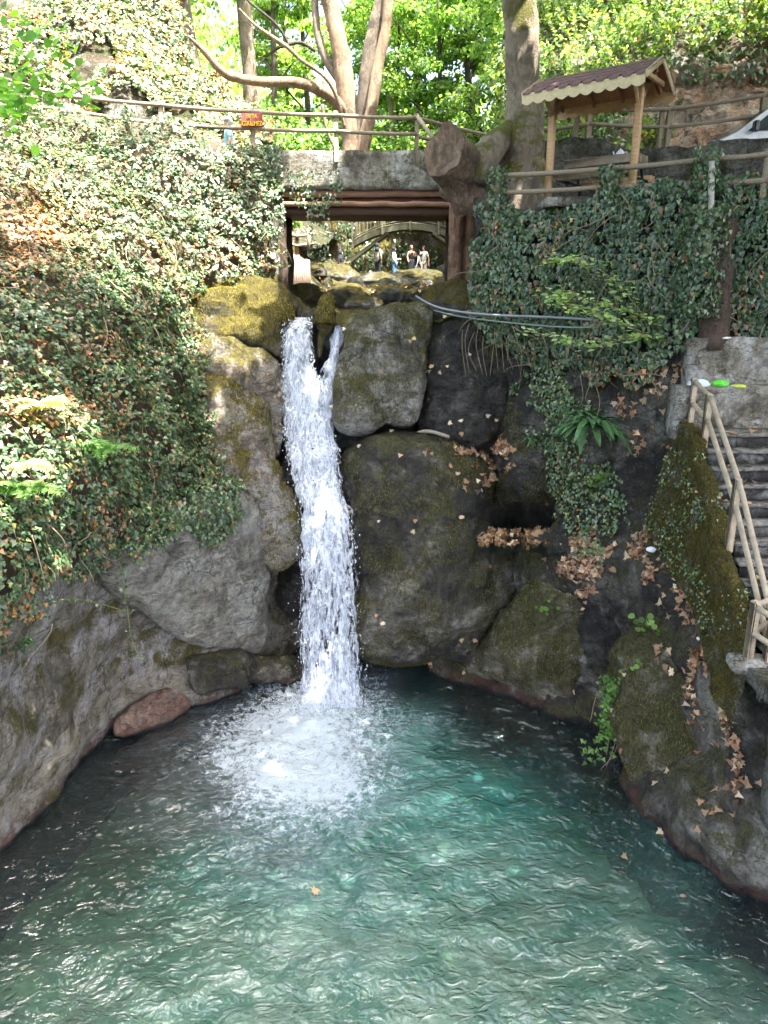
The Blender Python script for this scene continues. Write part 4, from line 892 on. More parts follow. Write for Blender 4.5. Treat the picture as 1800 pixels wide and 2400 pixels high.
q = [P(1215, 345, 19.3), P(1260, 338, 19.0), P(1330, 322, 18.9), P(1390, 326, 18.8), P(1420, 335, 18.7), P(1480, 352, 18.6), P(1560, 346, 18.4), P(1660, 334, 18.2), P(1760, 325, 18.0), P(1830, 318, 17.8), P(2100, 300, 17.2)]
wall('retaining_wall', [(p[0], p[1], p[2]) for p in q], 10.4, None, .5, M_wall, 'mossy dry stone retaining wall behind the shelter and below the van', 61)
fq = [(1266, 262, 20.7, 306), (1382, 257, 20.6, 291), (1571, 257, 20.4, 299), (1793, 224, 19.6, 270), (1990, 190, 19.0, 243)]
posts = []; top = []; low = []
for x, y, Y, yl in fq:
    p = P(x, y, Y); posts.append((float(p[0]), Y, 11.5, float(p[2]) + .10)); top.append(float(p[2])); low.append(float(P(x, yl, Y)[2]))
rl = railing('wooden roadside railing on the upper level behind the shelter', posts, [top, low], seed=8, pw=.14)
for x, y0_, y1_ in ((1352, 262, 335), (1550, 258, 345), (1793, 224, 315)):
    mk('post', *beam(P(x - 8, y1_ + 6, 20.3), P(x + 3, y0_, 20.45), .11, .11), M_wood, rl)

# van, nose to the left, on the road
vx = P(1664, 320, 19.0)[0]; vz = 11.74
vn_ = empty('van', (vx + 2.2, 19.9, vz), 'white van on the upper road at the right edge, half hidden by the wall', 'van')
prof = [(0, .45), (-.03, .58), (.06, .70), (.42, .92), (.62, 1.02), (1.45, 1.62), (1.75, 1.78), (2.2, 1.88), (4.5, 1.93), (4.62, 1.7), (4.66, .5), (4.5, .28), (.2, .28)]
def van_w(yy, inset=0):
    return [(vx + u, 19.0 + yy + (.13 if h > 1.25 else 0) * (1 if yy < 1 else -1) * (h - 1.25) / .6, vz + h) for u, h in prof]
a = van_w(0); b2 = van_w(1.75); am = [(x, y + .0, z) for x, y, z in a]; n = len(a)
V = np.array(a + b2); Fs = [list(range(n)), list(range(2 * n - 1, n - 1, -1))] + [[i, n + i, n + (i + 1) % n, (i + 1) % n] for i in range(n)]
vb = mk('body', V, Fs, M_van, vn_, smooth=False)
def pan(name, pts, mat, off): return mk(name, np.array([(vx + u, 19.0 + off + .13 * max(0, (h - 1.25)) / .6, vz + h) for u, h in pts]), [list(range(len(pts)))], mat, vn_, smooth=False)
pan('side_window', [(.86, 1.04), (1.75, 1.08), (1.75, 1.66), (1.62, 1.64)], M_glass, -.012); pan('side_window', [(1.85, 1.08), (4.3, 1.12), (4.3, 1.72), (1.85, 1.70)], M_glass, -.012)
wd = np.array([(.68, .1, 1.063), (1.40, .22, 1.584), (1.40, 1.5, 1.584), (.68, 1.62, 1.063)]); nn = np.array([-.65, 0, .76]) * .012
mk('windshield', np.array([(vx + u, 19.0 + y, vz + h) for u, y, h in wd]) + nn, [[0, 1, 2, 3]], M_glass, vn_, smooth=False)
mk('wing_mirror', *cat(box((vx + .98, 18.86, vz + 1.12), (.12, .16, .24), None, .03), box((vx + 1.02, 18.97, vz + 1.06), (.05, .1, .05), None, .01)), M_black, vn_)
for u in (.75, 3.8):
    wv_ = mk('wheel', *tube([(vx + u, 18.97, vz + .33), (vx + u, 19.2, vz + .33)], .33, 20), M_tyre, vn_); mk('rim', *tube([(vx + u, 18.955, vz + .33), (vx + u, 19.0, vz + .33)], .19, 14), M_van, wv_)
mk('headlight', *ellipsoid((vx + .12, 19.06, vz + .78), (.14, .06, .08)), M_glass, vn_)
mk('bumper', *box((vx + .02, 19.87, vz + .42), (.16, 1.7, .2), None, .04), M_black, vn_)

# ---- stairs
X0, X1 = 5.62, 8.2
st = empty('stairs', (6.4, 11.5, 0), 'steep outdoor stairs with dark risers and a mossy side wall at the right edge', 'stairs')
N_ = 11; zf = lambda i: 6.72 - .25 * i; yf = lambda i: 13.0 - .27 * i
for i in range(N_ + 1):
    y0 = yf(i); z = zf(i)
    mk('tread', *plank_grid(X0 + .06, X1, y0 - .02, y0 + (.30 if i else .75), z - .055, z, .15, .012, i), M_step, st)
    mk('riser', *plank_grid(X0 + .08, X1, y0 + .012, y0 + .10, z - .25, z - .057, .2, .012, i + 40), M_riser, st)
# mossy side wall
def sidewall():
    ys = np.arange(9.9, 13.95, .06); nz = 70
    zt_ = np.interp(ys, [8.6, yf(N_), 13.0, 13.3, 14.0], [3.72, 3.86, 6.72, 6.80, 6.85]) + .04 * vn(np.c_[ys * 3, ys * 0, ys * 0])
    zb = np.interp(ys, [9.9, 12, 14], [2.7, 4.0, 4.7]); u = np.linspace(0, 1, nz)
    Z = zb[:, None] + (zt_ - zb)[:, None] * u; Y = np.repeat(ys[:, None], nz, 1)
    X = X0 - .22 - .10 * (1 - u)[None] * 1.5 + 0 * Z; G = np.stack([X, Y, Z], -1)
    G[..., 0] -= .10 * fbm(G * 1.6, 5, 70) + .04 * fbm(G * 6, 3, 71)
    capX = np.array([.06, .15, .24]); C = np.stack([np.stack([G[:, -1, 0] + c, ys, zt_ + .02 * vn(np.c_[ys * 4, ys * 0 + c, ys * 0])], 1) for c in capX], 1)
    G = np.concatenate([G, C], 1); ny, nx = G.shape[:2]
    o = mk('side_wall', G.reshape(-1, 3), gridfaces(np.ones((ny - 1, nx - 1), bool), nx, ny)[:, ::-1], M_moss, st); S = Surf(); S.G = G; S.ok = np.ones((ny - 1, nx - 1), bool); return S
SW = sidewall()
mk('landing', *plank_grid(X0 - .3, 8.5, 8.9, yf(N_) + .05, 3.62, 3.84, .12, .03, 50), M_wall, st)
mk('landing_wall', *plank_grid(X0 - .1, 8.5, 9.0, 9.3, 1.6, 3.6, .12, .05, 51), M_wall, st)
# concrete ledges above the stairs
lg = empty('concrete_ledge', (6.6, 13.9, 6.7), 'low concrete ledge with plastic litter on it at the head of the stairs', 'ledge')
e0 = P(1592, 906, 13.62); mk('ledge_block', *plank_grid(e0[0], 9, 13.62, 14.1, 6.5, e0[2], .14, .015, 52), M_conc, lg)
lg2 = empty('concrete_block', (6.6, 14.4, 7.4), 'tall pale concrete block streaked with moss, above the litter ledge', 'block')
e1 = P(1622, 792, 14.12); mk('upper_block', *plank_grid(e1[0], 9, 14.12, 15.2, 7.2, e1[2], .14, .02, 53), M_conc, lg2)
# stair railing
def stair_rail():
    root = empty('railing', (5.6, 12.3, 4), 'pale wooden handrail running down beside the stairs', 'railing')
    pp = [(P(1617, 982, 13.62), P(1617, 886, 13.62)), (P(1650, 1030, 13.0), P(1655, 922, 13.0)), (P(1712, 1252, 11.35), P(1717, 1120, 11.35)), (P(1790, 1600, 9.9), P(1800, 1440, 9.9))]
    for i, (b_, t_) in enumerate(pp):
        b_ = b_.copy(); t_ = t_.copy(); t_[0] = b_[0]; b_[2] -= .3; pp[i] = (b_, t_)
        mk('post', *box((b_ + t_) / 2, (.11, .11, t_[2] - b_[2]), None, .014), M_wood2, root)
    for k, dz in ((0, .06), (1, .46)):
        for i in range(3):
            p = pp[i][1] - [0.0, .06, dz]; q = pp[i + 1][1] - [0.0, -.06 if i == 2 else .06, dz]
            mk('rail', *tube(np.linspace(p, q, 8), .043, 10, .05, i), M_wood2, root)
stair_rail()
def low_rail():
    b_ = P(1752, 1545, 9.95); t_ = P(1756, 1408, 9.95); t_[0] = b_[0]; b_[2] -= .06
    root = empty('railing', b_, 'near wooden post with paired rails at the foot of the stairs', 'railing')
    mk('post', *box((b_ + t_) / 2, (.125, .125, t_[2] - b_[2]), rotz(.35), .02), M_wood2, root)
    for dz in (.10, .50):
        c = t_ - [0, 0, dz]
        mk('rail', *tube(np.linspace(c + [-.01, -.06, .02], c + [.95, -1.1, -.52], 8), .043, 10, .04), M_wood2, root)
        mk('rail', *tube(np.linspace(c + [.03, .03, .02], c + [1.2, .35, .36], 8), .043, 10, .04, 3), M_wood2, root)
    q = c + [1.0, -1.15, 0]; mk('post', *box(q + [0, 0, -.35], (.12, .12, 1.1), None, .02), M_wood2, root)
low_rail()
tag(mk('footing_stone', *ellipsoid(P(1752, 1556, 9.95), (.26, .24, .12), 16, 10)), 'rough concrete footing under the near railing post', 'footing') if False else None
Vf, Ff = ellipsoid(P(1756, 1552, 9.95) - [0, 0, .03], (.33, .26, .13), 24, 14); Vf = Vf + .04 * np.stack([fbm(Vf * 6, 3, 1), fbm(Vf * 6, 3, 2), fbm(Vf * 6, 3, 3)], 1)
tag(mk('footing', Vf, Ff, M_conc), 'rough concrete footing lump under the near railing post', 'footing')

# ivy clad trunk column and peeled stick
cz = np.linspace(8.1, 10.4, 14); cx = P(1668, 780, 14.35)[0]
tag(mk('dead_trunk', *tube(np.c_[cx + .05 * np.sin(cz), np.full(14, 14.35), cz], np.linspace(.27, .24, 14), 16, .25, 9), M_postd), 'dark dead trunk wrapped in ivy standing on the concrete block', 'trunk')
tag(mk('peeled_pole', *tube(np.linspace(P(1668, 378, 14.35), P(1664, 604, 14.25), 14), .055, 9, .12, 4), plain('peeled_white', (.55, .52, .46), .8, .2, 10)), 'pale peeled pole standing upright against the ivy wall on the right', 'pole')
# pipes, log, driftwood
def ppx(l): return [P(x, y, Y) for x, y, Y in l]
tag(mk('water_pipe', *tube(curve(ppx([(975, 694, 18.4), (1010, 714, 17.6), (1060, 728, 17.1), (1150, 738, 16.6), (1300, 744, 16.0), (1420, 752, 15.6), (1600, 768, 14.9)]), 8), .026, 8), M_pipe), 'upper grey pipe crossing the ivy to the right of the boulders', 'pipe')
tag(mk('water_pipe', *tube(curve(ppx([(1010, 726, 17.9), (1080, 742, 17.1), (1200, 757, 16.5), (1330, 767, 15.9), (1440, 766, 15.4)]), 8), .018, 8), M_pipe2), 'lower thin greenish pipe sagging across the ivy', 'pipe')
tag(mk('mossy_log', *tube(curve(ppx([(1180, 690, 17.2), (1230, 700, 16.9), (1300, 716, 16.5), (1380, 730, 16.2)]), 6), np.linspace(.15, .07, 19), 12, .2), M_moss), 'fallen log yellow with moss sticking out of the ivy above the pipes', 'log')
dw, df = beam(P(985, 1014, 16.7), P(1052, 1026, 16.5), .16, .05); tag(mk('driftwood', *tube(curve(ppx([(978, 1012, 16.75), (1010, 1012, 16.65), (1054, 1024, 16.45)]), 5), [.015, .03, .045, .05, .05, .05, .045, .045, .04, .035, .03], 7, .4), M_drift), 'bleached driftwood plank lying on the huge dark boulder', 'driftwood')
# litter
def crumple(name, c, r, mat, label, catg, seed):
    V, Fs = ellipsoid(c, r, 20, 12); d = V - np.array(c); V = np.array(c) + d * (1 + .45 * ridge(V * 9, 3, seed) * .5)[:, None]; tag(mk(name, V, Fs, mat, smooth=False), label, catg)
crumple('plastic_bag', P(1638, 899, 13.68), (.17, .1, .07), M_bagw, 'pale blue plastic bag on the concrete ledge behind the handrail', 'plastic bag', 1)
crumple('plastic_bag', P(1688, 899, 13.68), (.13, .08, .06), M_rust, 'bright green plastic bag in the middle of the litter ledge', 'plastic bag', 2)
crumple('plastic_bag', P(1731, 906, 13.68), (.13, .08, .035), M_bagy, 'yellow green crumpled bag lying flat on the litter ledge', 'plastic bag', 3)
crumple('plastic_plate', P(1697, 792, 14.2), (.11, .11, .025), M_white, 'white plastic plate on top of the tall concrete block', 'plate', 40)
crumple('paper_scrap', P(1526, 1288, 13.45), (.075, .05, .05), M_white, 'crumpled white paper among the leaves below the trickle', 'paper', 5)
crumple('paper_scrap', P(1594, 1271, 13.3), (.07, .05, .03), M_drift, 'flattened pale wrapper on leaves beside the mossy stair wall', 'wrapper', 6)
crumple('paper_scrap', P(1645, 1497, 12.0), (.08, .06, .03), M_white, 'torn white wrapper on the wet rock below the stair wall', 'wrapper', 7)
crumple('plastic_bag', P(48, 742, 12.4), (.07, .05, .08), M_white, 'white plastic scrap caught in the ivy at the left edge', 'plastic scrap', 8)

# ================================================================== BEYOND THE BRIDGE
ab = empty('footbridge', (1.5, 45.0, 12.0), 'arched timber footbridge with slender balusters seen through the bridge opening', 'bridge')
ax = np.linspace(-1.9, 4.9, 40); az = lambda x: 13.15 - ((x - 1.5) / 3.2) ** 2 * .9
for yy in (45.0, 46.3):
    V, Fs = [], []
    for i, x in enumerate(ax): z = az(x); V += [(x, yy, z), (x, yy + .12, z), (x, yy + .12, z - .28), (x, yy, z - .28)]
    Fs = [[i * 4 + j, (i + 1) * 4 + j, (i + 1) * 4 + (j + 1) % 4, i * 4 + (j + 1) % 4] for i in range(39) for j in range(4)]
    mk('arch_beam', np.array(V), Fs, M_arch, ab, smooth=False)
    mk('top_rail', *tube([(x, yy, az(x) + 1.15) for x in ax], .05, 6), M_arch, ab); mk('bottom_rail', *tube([(x, yy, az(x) + .18) for x in ax], .04, 6), M_arch, ab)
    mk('strut', *beam((-1.9, yy, 11.2), (.2, yy, az(.2) - .3), .14, .18), M_arch, ab); mk('strut', *beam((4.9, yy, 11.3), (2.8, yy, az(2.8) - .3), .14, .18), M_arch, ab)
for x in np.arange(-1.8, 4.9, .21):
    mk('baluster', *beam((x, 45.0, az(x) + .15), (x, 45.0, az(x) + 1.15), .045, .045), M_arch, ab)
for x in (-1.8, -.1, 1.5, 3.1, 4.8): mk('post', *beam((x, 44.93, az(x) - .35), (x, 44.93, az(x) + 1.3), .13, .13), M_arch, ab)
V, Fs = [], []
for i, x in enumerate(ax): z = az(x) + .0; V += [(x, 45.1, z), (x, 46.35, z), (x, 46.35, z + .06), (x, 45.1, z + .06)]
mk('deck', np.array(V), [[i * 4 + j, (i + 1) * 4 + j, (i + 1) * 4 + (j + 1) % 4, i * 4 + (j + 1) % 4] for i in range(39) for j in range(4)], M_arch, ab, smooth=False)
# mossy gorge wall behind the footbridge
xs = np.arange(-9, 14, .2); zz = np.arange(8.8, 17.5, .2); X, Z = np.meshgrid(xs, zz); G = np.stack([X, 49.0 - .9 * ((X - 1.5) / 6) ** 2 + 1.2 * fbm(np.stack([X, Z * .5, X * 0], -1) * .35, 4, 55) + .25 * ridge(np.stack([X * 2, Z * .6, X * 0], -1), 3, 56), Z], -1)
tag(mk('gorge_wall', G.reshape(-1, 3), gridfaces(np.ones((len(zz) - 1, len(xs) - 1), bool), len(xs), len(zz)), M_moss), kind='structure'); GW = Surf(); GW.G = G; GW.ok = np.ones((len(zz) - 1, len(xs) - 1), bool)
# peeled paling wall at left under the bridge, small fence above it
pw_ = empty('paling_wall', P(690, 660, 21.5), 'sunlit retaining wall of pale peeled palings under the left end of the bridge', 'wall')
for i, x in enumerate(np.linspace(664, 722, 13)):
    t_ = 590 + (x - 664) * .35 + 6 * vn(np.array([i * 1.7, 0, 0])); y_ = 23.5 + .04 * i
    mk('paling', *tube([P(x, t_, y_), P(x + 1, 635, y_), P(x + 5, 690, y_ - .1)], .055, 7, .2, i), M_palis, pw_)
rf_ = empty('railing', P(700, 600, 24), 'rough little pole fence on the bank seen under the bridge at left', 'railing')
for x in (672, 696, 724): mk('post', *tube([P(x, 535, 24), P(x, 600, 24)], .06, 7, .2), M_wood, rf_)
for y_ in (548, 570): mk('rail', *tube([P(655, y_ - 4, 23.9), P(696, y_ + 6, 23.9), P(740, y_, 24.1)], .04, 7, .2), M_wood, rf_)
# stream rocks
def rockmesh(c, r, seed, n=18):
    V, Fs = ellipsoid((0, 0, 0), (1, 1, 1), n, n * 2 // 3); d = 1 + .28 * fbm(V * 1.1 + seed * 3.7, 4, seed) + .08 * ridge(V * 2 + seed, 3, seed)
    V = V * d[:, None] * np.array(r); a = seed * 1.3; return V @ rotz(a).T + np.array(c), Fs
big = [(812, 668, 27, (.95, .7, .36), 'wide yellow mossy rock in the middle of the stream bed in front of the people', 1), (880, 650, 33, (1.1, .8, .42), 'long pale sunlit rock just below the woman in the patterned top', 2), (985, 655, 34, (1.25, .8, .45), 'flat pale rock just in front of the woman in the black dress', 3),
 (728, 652, 30, (.6, .5, .34), 'grey rock below the seated woman', 4), (718, 704, 19.2, (.55, .45, .24), 'dark smooth stone at the lip of the fall', 5), (850, 690, 20.5, (.7, .5, .22), 'pale low rock at the edge of the drop, left of the drain pipe', 6), (915, 690, 20.8, (.55, .45, .26), 'dark flat stone just left of the pipe ends', 7), (1060, 668, 21.5, (.8, .7, .40), 'green mossy rock against the right bridge pier', 8), (795, 640, 36, (.9, .7, .55), 'rock the seated woman in black sits on', 9)]
for x, y, Y, r, lb, s in big: c = P(x, y, Y); c[2] = bedz(c[0], c[1]) + r[2] * .25; tag(mk('rock', *rockmesh(c, r, s, 22), M_moss if s in (1, 8) else (M_dark2 if s in (5, 7) else M_bed)), lb, 'rock')
g = np.random.default_rng(5); k = 0
for i in range(150):
    Y = 18.6 + 27 * g.random() ** .8; x = .3 + .05 * (Y - 20) + g.normal() * (1.3 + .05 * (Y - 18)); r = g.uniform(.14, .42) * (1 + (Y - 18) * .018)
    c = np.array([x, Y, float(bedz(np.array(x), np.array(Y))) + r * .12]); a_, b_ = proj(c)
    if not (650 < a_ < 1090) or (Y > 36 and abs(x - 1.1) < 2.0): continue
    tag(mk('rock', *rockmesh(c, (r * g.uniform(.9, 1.5), r, r * g.uniform(.5, .8)), i + 20, 14), [M_bed, M_bed, M_moss, M_dark2][i % 4]), 'rounded mossy rock among many in the stream bed under the bridge', 'rock', 'rocks scattered over the stream bed')

# ================================================================== TRUNKS NEAR
def limb(name, pts, rad, mat, parent, n=14, wob=.12, seed=0): return mk(name, *tube(curve(pts, 8), np.interp(np.linspace(0, 1, (len(pts) - 1) * 8 + 1), np.linspace(0, 1, len(rad)), rad), n, wob, seed, wf=2.0), mat, parent)
bt = empty('plane_tree', P(1220, 500, 18.9), 'massive grey plane tree trunk with mossy roots right of the bridge', 'tree')
limb('trunk', ppx([(1205, 560, 18.9), (1212, 470, 18.9), (1218, 380, 18.9), (1228, 300, 18.9), (1228, 200, 19.0), (1222, 100, 19.0), (1216, 0, 19.1), (1210, -150, 19.2), (1215, -320, 19.2)]), [.74, .66, .56, .46, .41, .39, .38, .38, .36], M_bark, bt, 30, .16, 2)
limb('root', ppx([(1195, 290, 18.7), (1168, 330, 18.5), (1135, 372, 18.2), (1118, 430, 18.0)]), [.12, .26, .30, .18], M_bark, bt, 14, .2, 5)
limb('root', ppx([(1250, 350, 18.7), (1262, 430, 18.5), (1268, 520, 18.3)]), [.15, .24, .22], M_bark, bt, 12, .2, 6)
sp_ = ppx([(1120, 470, 18.7), (1095, 420, 18.5), (1066, 378, 18.1), (1040, 350, 17.8)]); stm = empty('tree_stump', sp_[0], 'thick sawn off trunk leaning out beside the bridge end', 'stump')
cs = curve(sp_, 10); Vs, Fs_ = tube(cs, np.interp(np.linspace(0, 1, len(cs)), [0, .5, 1], [.56, .52, .50]), 40, .12, 11, caps=False, wf=1.8)
nr_ = len(cs); Vg = Vs.reshape(nr_, 40, 3); cen_ = cs[:, None]; dv = Vg - cen_
th = np.arange(40) * 2 * np.pi / 40; grv = .045 * ridge(np.stack([np.cos(th) * 3, np.sin(th) * 3, th * 0], 1), 3, 5)[None, :] + .05 * fbm(Vg * 4, 4, 8); Vg = cen_ + dv * (1 + grv)[..., None]
dcut = sp_[-1] - sp_[-2]; dcut /= np.linalg.norm(dcut)
jag = .16 * vn(np.stack([np.cos(th) * 1.3, np.sin(th) * 1.3, th * 0], 1), 6) + .05 * vn(np.stack([np.cos(th) * 5, np.sin(th) * 5, th * 0], 1), 7) + .14 * np.clip((Vg[-1, :, 2] - sp_[-1][2]) / .4, -1, 1)
for q_, wt_ in ((-1, 1), (-2, .6), (-3, .3)): Vg[q_] += dcut * (jag * wt_)[:, None]
mk('bark', Vg.reshape(-1, 3), Fs_, M_stump, stm)
inn1 = sp_[-1] + (Vg[-1] - sp_[-1]) * .72 - dcut * .03; inn2 = sp_[-1] + (Vg[-1] - sp_[-1]) * .3 - dcut * .16
mk('cut_face', np.vstack([Vg[-1] - dcut * .004, inn1, inn2]), [[a * 40 + i, a * 40 + (i + 1) % 40, (a + 1) * 40 + (i + 1) % 40, (a + 1) * 40 + i] for a in (0, 1) for i in range(40)] + [list(range(80, 120))], M_cutw, stm)
limb('trunk', ppx([(1052, 470, 18.9), (1075, 430, 18.8), (1105, 400, 18.8)]), [.3, .36, .4], M_stump, stm, 16, .25, 12)
# multi-stem plane tree beyond the bridge
ms = empty('plane_tree', P(830, 345, 24.5), 'brown plane tree forking into several stems just beyond the bridge', 'tree')
def q3(l, Y=24.5): return [P(x, y, Y + dY) for x, y, dY in l]
limb('trunk', q3([(825, 420, 0), (828, 345, 0), (822, 280, 0), (808, 190, 0), (795, 100, .1), (770, 0, .2), (740, -120, .3)]), [.40, .36, .30, .27, .26, .24, .2], M_bark2, ms, 18, .12, 21)
limb('stem', q3([(838, 380, 0), (852, 280, -.1), (862, 180, -.2), (875, 90, -.2), (900, 0, -.3), (950, -140, -.4)]), [.28, .26, .25, .25, .23, .18], M_bark3, ms, 16, .12, 22)
limb('stem', q3([(840, 400, -.4), (855, 330, -.5), (872, 250, -.6), (885, 160, -.5), (905, 60, -.5), (912, -80, -.5)]), [.2, .19, .17, .16, .15, .12], M_bark2, ms, 14, .12, 23)
limb('branch', q3([(812, 270, -.1), (780, 232, -.4), (735, 205, -.8), (680, 192, -1.1), (610, 192, -1.4), (545, 180, -1.6), (512, 160, -1.8), (480, 122, -2.0), (440, 84, -2.2)]), [.16, .17, .15, .14, .13, .13, .10, .08, .03], M_bark2, ms, 12, .1, 24)
limb('branch', q3([(800, 200, .1), (760, 130, .2), (742, 60, .3), (735, -60, .4)]), [.1, .13, .11, .09], M_bark3, ms, 10, .1, 25)
limb('branch', q3([(808, 300, -.6), (790, 230, -.8), (760, 180, -1), (705, 140, -1.1), (670, 108, -1.2), (600, 60, -1.2), (560, 20, -1.2)]), [.04, .05, .05, .05, .06, .04, .02], M_bark2, ms, 8, .1, 26)
limb('branch', q3([(740, 120, -1), (700, 100, -1.1), (640, 120, -1.1), (600, 160, -1.1)]), [.05, .045, .03, .015], M_barkd, ms, 7, .1, 27)
limb('branch', q3([(690, 130, -1), (650, 60, -1.1), (580, 0, -1.1), (560, -40, -1.1)]), [.04, .035, .03, .015], M_barkd, ms, 7, .1, 28)
limb('branch', q3([(755, 245, -1), (765, 300, -1), (785, 350, -1)]), [.05, .04, .04], M_bark2, ms, 7, .1, 29)
# orange cut cliff
oc = sheet('cut_cliff', [(1380, 340, 23.5), (1450, 300, 24), (1560, 330, 23.2), (1580, 170, 24.6), (1640, 140, 24.4), (1700, 350, 22.8), (1800, 340, 22.4), (1800, 160, 24), (2100, 300, 21.5), (2100, 100, 23), (1480, 240, 24.4)], 1240, 2200, 110, 420, 5, M_orange, amp=.22, freq=1.1, seed=88, rid=.16,
  poly=[(1240, 420), (1240, 330), (1380, 312), (1450, 285), (1540, 250), (1580, 170), (1640, 140), (1720, 150), (1800, 140), (2200, 110), (2200, 420)])
hs = sheet('right_bank_hill', [(1180, 380, 25), (1280, 330, 24.5), (1420, 320, 25), (1560, 300, 25), (1300, 200, 28), (1500, 180, 26.8), (1640, 120, 26), (1800, 130, 25), (1250, 60, 36), (1450, 0, 33), (1700, -50, 29), (1900, -100, 27), (2200, 0, 25), (2200, 300, 23), (1250, -200, 46), (1700, -300, 36), (2200, -300, 30)],
  1180, 2200, -300, 420, 12, M_soil, amp=.3, freq=.6, seed=91)
ls = sheet('left_bank_hill', [(-600, 260, 19.6), (0, 250, 22.8), (300, 310, 23), (640, 360, 23), (0, 120, 23.8), (300, 200, 24), (500, 290, 24), (620, 300, 24.5), (0, 0, 26), (200, 0, 27), (430, 60, 29), (440, 150, 27), (520, 220, 26.5), (-300, -200, 25), (200, -200, 31), (420, -200, 36)],
  -600, 640, -200, 380, 8, M_soil, amp=.3, freq=.7, seed=93, poly=[(-600, -200), (400, -200), (425, 60), (455, 150), (520, 215), (590, 255), (640, 290), (640, 380), (-600, 380)])

# ================================================================== IVY AND GROUND COVER (uncountable)
def stuff(o, label, cat_='ivy'): o['kind'] = 'stuff'; o['label'] = label; o['category'] = cat_; return o
def clump(pos, amp, fr=1.2, seed=0): return amp * (fbm(pos * fr, 3, seed) * .5 + .5)
def ivy(name, S, n, mask, size, seed, pal=IVY, w=(5, 7, 5, 2, .5, .5, .5), amp=.25, label='', layers=.12, dry=None, mat=None, tilt=.5, down=.75, shape='ivy', lift=.25):
    pos, nr = scatter(S, n, mask, seed); g = np.random.default_rng(seed + 1); m_ = len(pos)
    off = clump(pos, amp, 1.1, seed) + layers * g.random(m_); pos = pos + nr * off[:, None]
    c = pick(m_, pal, w, seed)
    if dry is not None:
        px_, py_ = proj(pos); d = dry(px_, py_, pos); hit = g.random(m_) < d
        c[hit] = pick(hit.sum(), [(.42, .18, .06), (.30, .13, .06), (.48, .30, .12), (.22, .13, .09)], (3, 3, 2, 2), seed + 3)
    return stuff(leaves(name, pos, nr + np.array([0, 0, lift]), size, c, shape, mat or M_leaf, tilt=tilt, down=down, seed=seed), label)
def pm(poly, k=1800 / 1659):
    poly = [(x * k, y * k) for x, y in poly]
    return lambda x, y, p: inpoly(x + 38 * fbm(p * 2.3, 2, 3), y + 30 * fbm(p * 2.3, 2, 4), poly).astype(float)
dryL = lambda x, y, p: .05 + .85 * np.exp(-(((x - 60) / 130) ** 2 + ((y - 540) / 100) ** 2)) + .3 * (vn(p * 1.1, 9) > .45) + .5 * np.exp(-(((x - 130) / 160) ** 2 + ((y - 960) / 45) ** 2)) + .4 * np.exp(-(((x - 520) / 70) ** 2 + ((y - 600) / 40) ** 2))
ivy('ivy', LB, 125000, pm(edgeL), .074, 101, amp=.55, label='thick ivy mixed with dry leaves covering the whole left slope', dry=dryL, down=.55, lift=.6, tilt=.38)
ivy('ivy', LSL, 900, pm([(400, 860), (440, 880), (470, 1000), (500, 1100), (480, 1190), (430, 1190), (420, 1000)]), .075, 102, amp=.05, label='ivy creeping onto the tall slab beside the fall')
ivy('ivy', LBK, 2400, pm([(180, 1150), (470, 1000), (520, 1090), (505, 1150), (440, 1175), (400, 1150), (330, 1170), (270, 1150), (215, 1190)]), .075, 103, amp=.08, label='ivy fringe hanging over the pale rock face')
wallm = pm([(1045, 445), (1100, 440), (1160, 452), (1300, 428), (1450, 412), (1660, 388), (2200, 370), (2200, 730), (1500, 725), (1470, 760), (1400, 830), (1330, 840), (1250, 810), (1180, 790), (1110, 740), (1040, 700), (1010, 640), (1018, 520)])
ivy('ivy', RB, 60000, wallm, .085, 104, w=(7, 8, 4, 1.2, .2, .25, .4), amp=.22, label='dense dark ivy covering the tall terrace wall on the right', dry=lambda x, y, p: .02 + .25 * ((y > 860) & (x > 1350)) + .2 * (vn(p * 2.1, 8) > .5), down=.85, tilt=.4)
ivy('ivy', RB, 2600, pm([(1150, 800), (1200, 780), (1300, 1000), (1340, 1100), (1300, 1230), (1230, 1200), (1200, 1000), (1130, 960)]), .075, 105, amp=.1, label='looser light green creeper around the hart tongue fern', w=(1, 4, 6, 4, 1, .5, .2))
ivy('ivy', B6, 900, pm([(1130, 820), (1220, 800), (1280, 900), (1250, 1000), (1180, 960), (1150, 880)]), .07, 106, amp=.08, label='small leaved creeper on the brown rock above the side basin', w=(1, 4, 6, 4, 1, .5, .2))
ivy('ivy', B5, 900, pm([(1240, 1000), (1330, 970), (1400, 1000), (1400, 1130), (1290, 1120)]), .06, 107, amp=.08, label='creeper over the mossy shoulder of rock', w=(1, 4, 6, 4, 1, .5, .2))
ivy('ivy', SW, 900, lambda x, y, p: (vn(p * 1.8, 5) > .05).astype(float) * (y < 1500), .05, 108, amp=.03, label='scattered little ivy leaves on the mossy stair wall', w=(0, 2, 5, 6, 2, .5, 0))
def stems(S, n, mask, seed, label, L=(.35, 1.0)):
    g = np.random.default_rng(seed); ps, nr = scatter(S, n, mask, seed); parts = []
    for i in range(n):
        d = g.normal(size=3) * [1, .5, .6] + [0, -.3, -.9]; d -= nr[i] * (d @ nr[i]); d /= np.linalg.norm(d); sd = np.cross(d, nr[i]); l = g.uniform(*L); o = g.uniform(.15, .42)
        q_ = [ps[i] + nr[i] * (o + .10 * math.sin(3 * t + i)) + d * l * t + sd * .12 * l * math.sin(4 * t + i * 2) for t in np.linspace(0, 1, 7)]
        parts.append(tube(q_, np.linspace(.011, .004, 7), 4))
    V, F_ = cat(*parts); stuff(mk('dry_stems', V, F_, M_vine), label, 'stems')
stems(LB, 260, pm(edgeL), 5, 'tangle of bare stems showing through the ivy on the left slope')
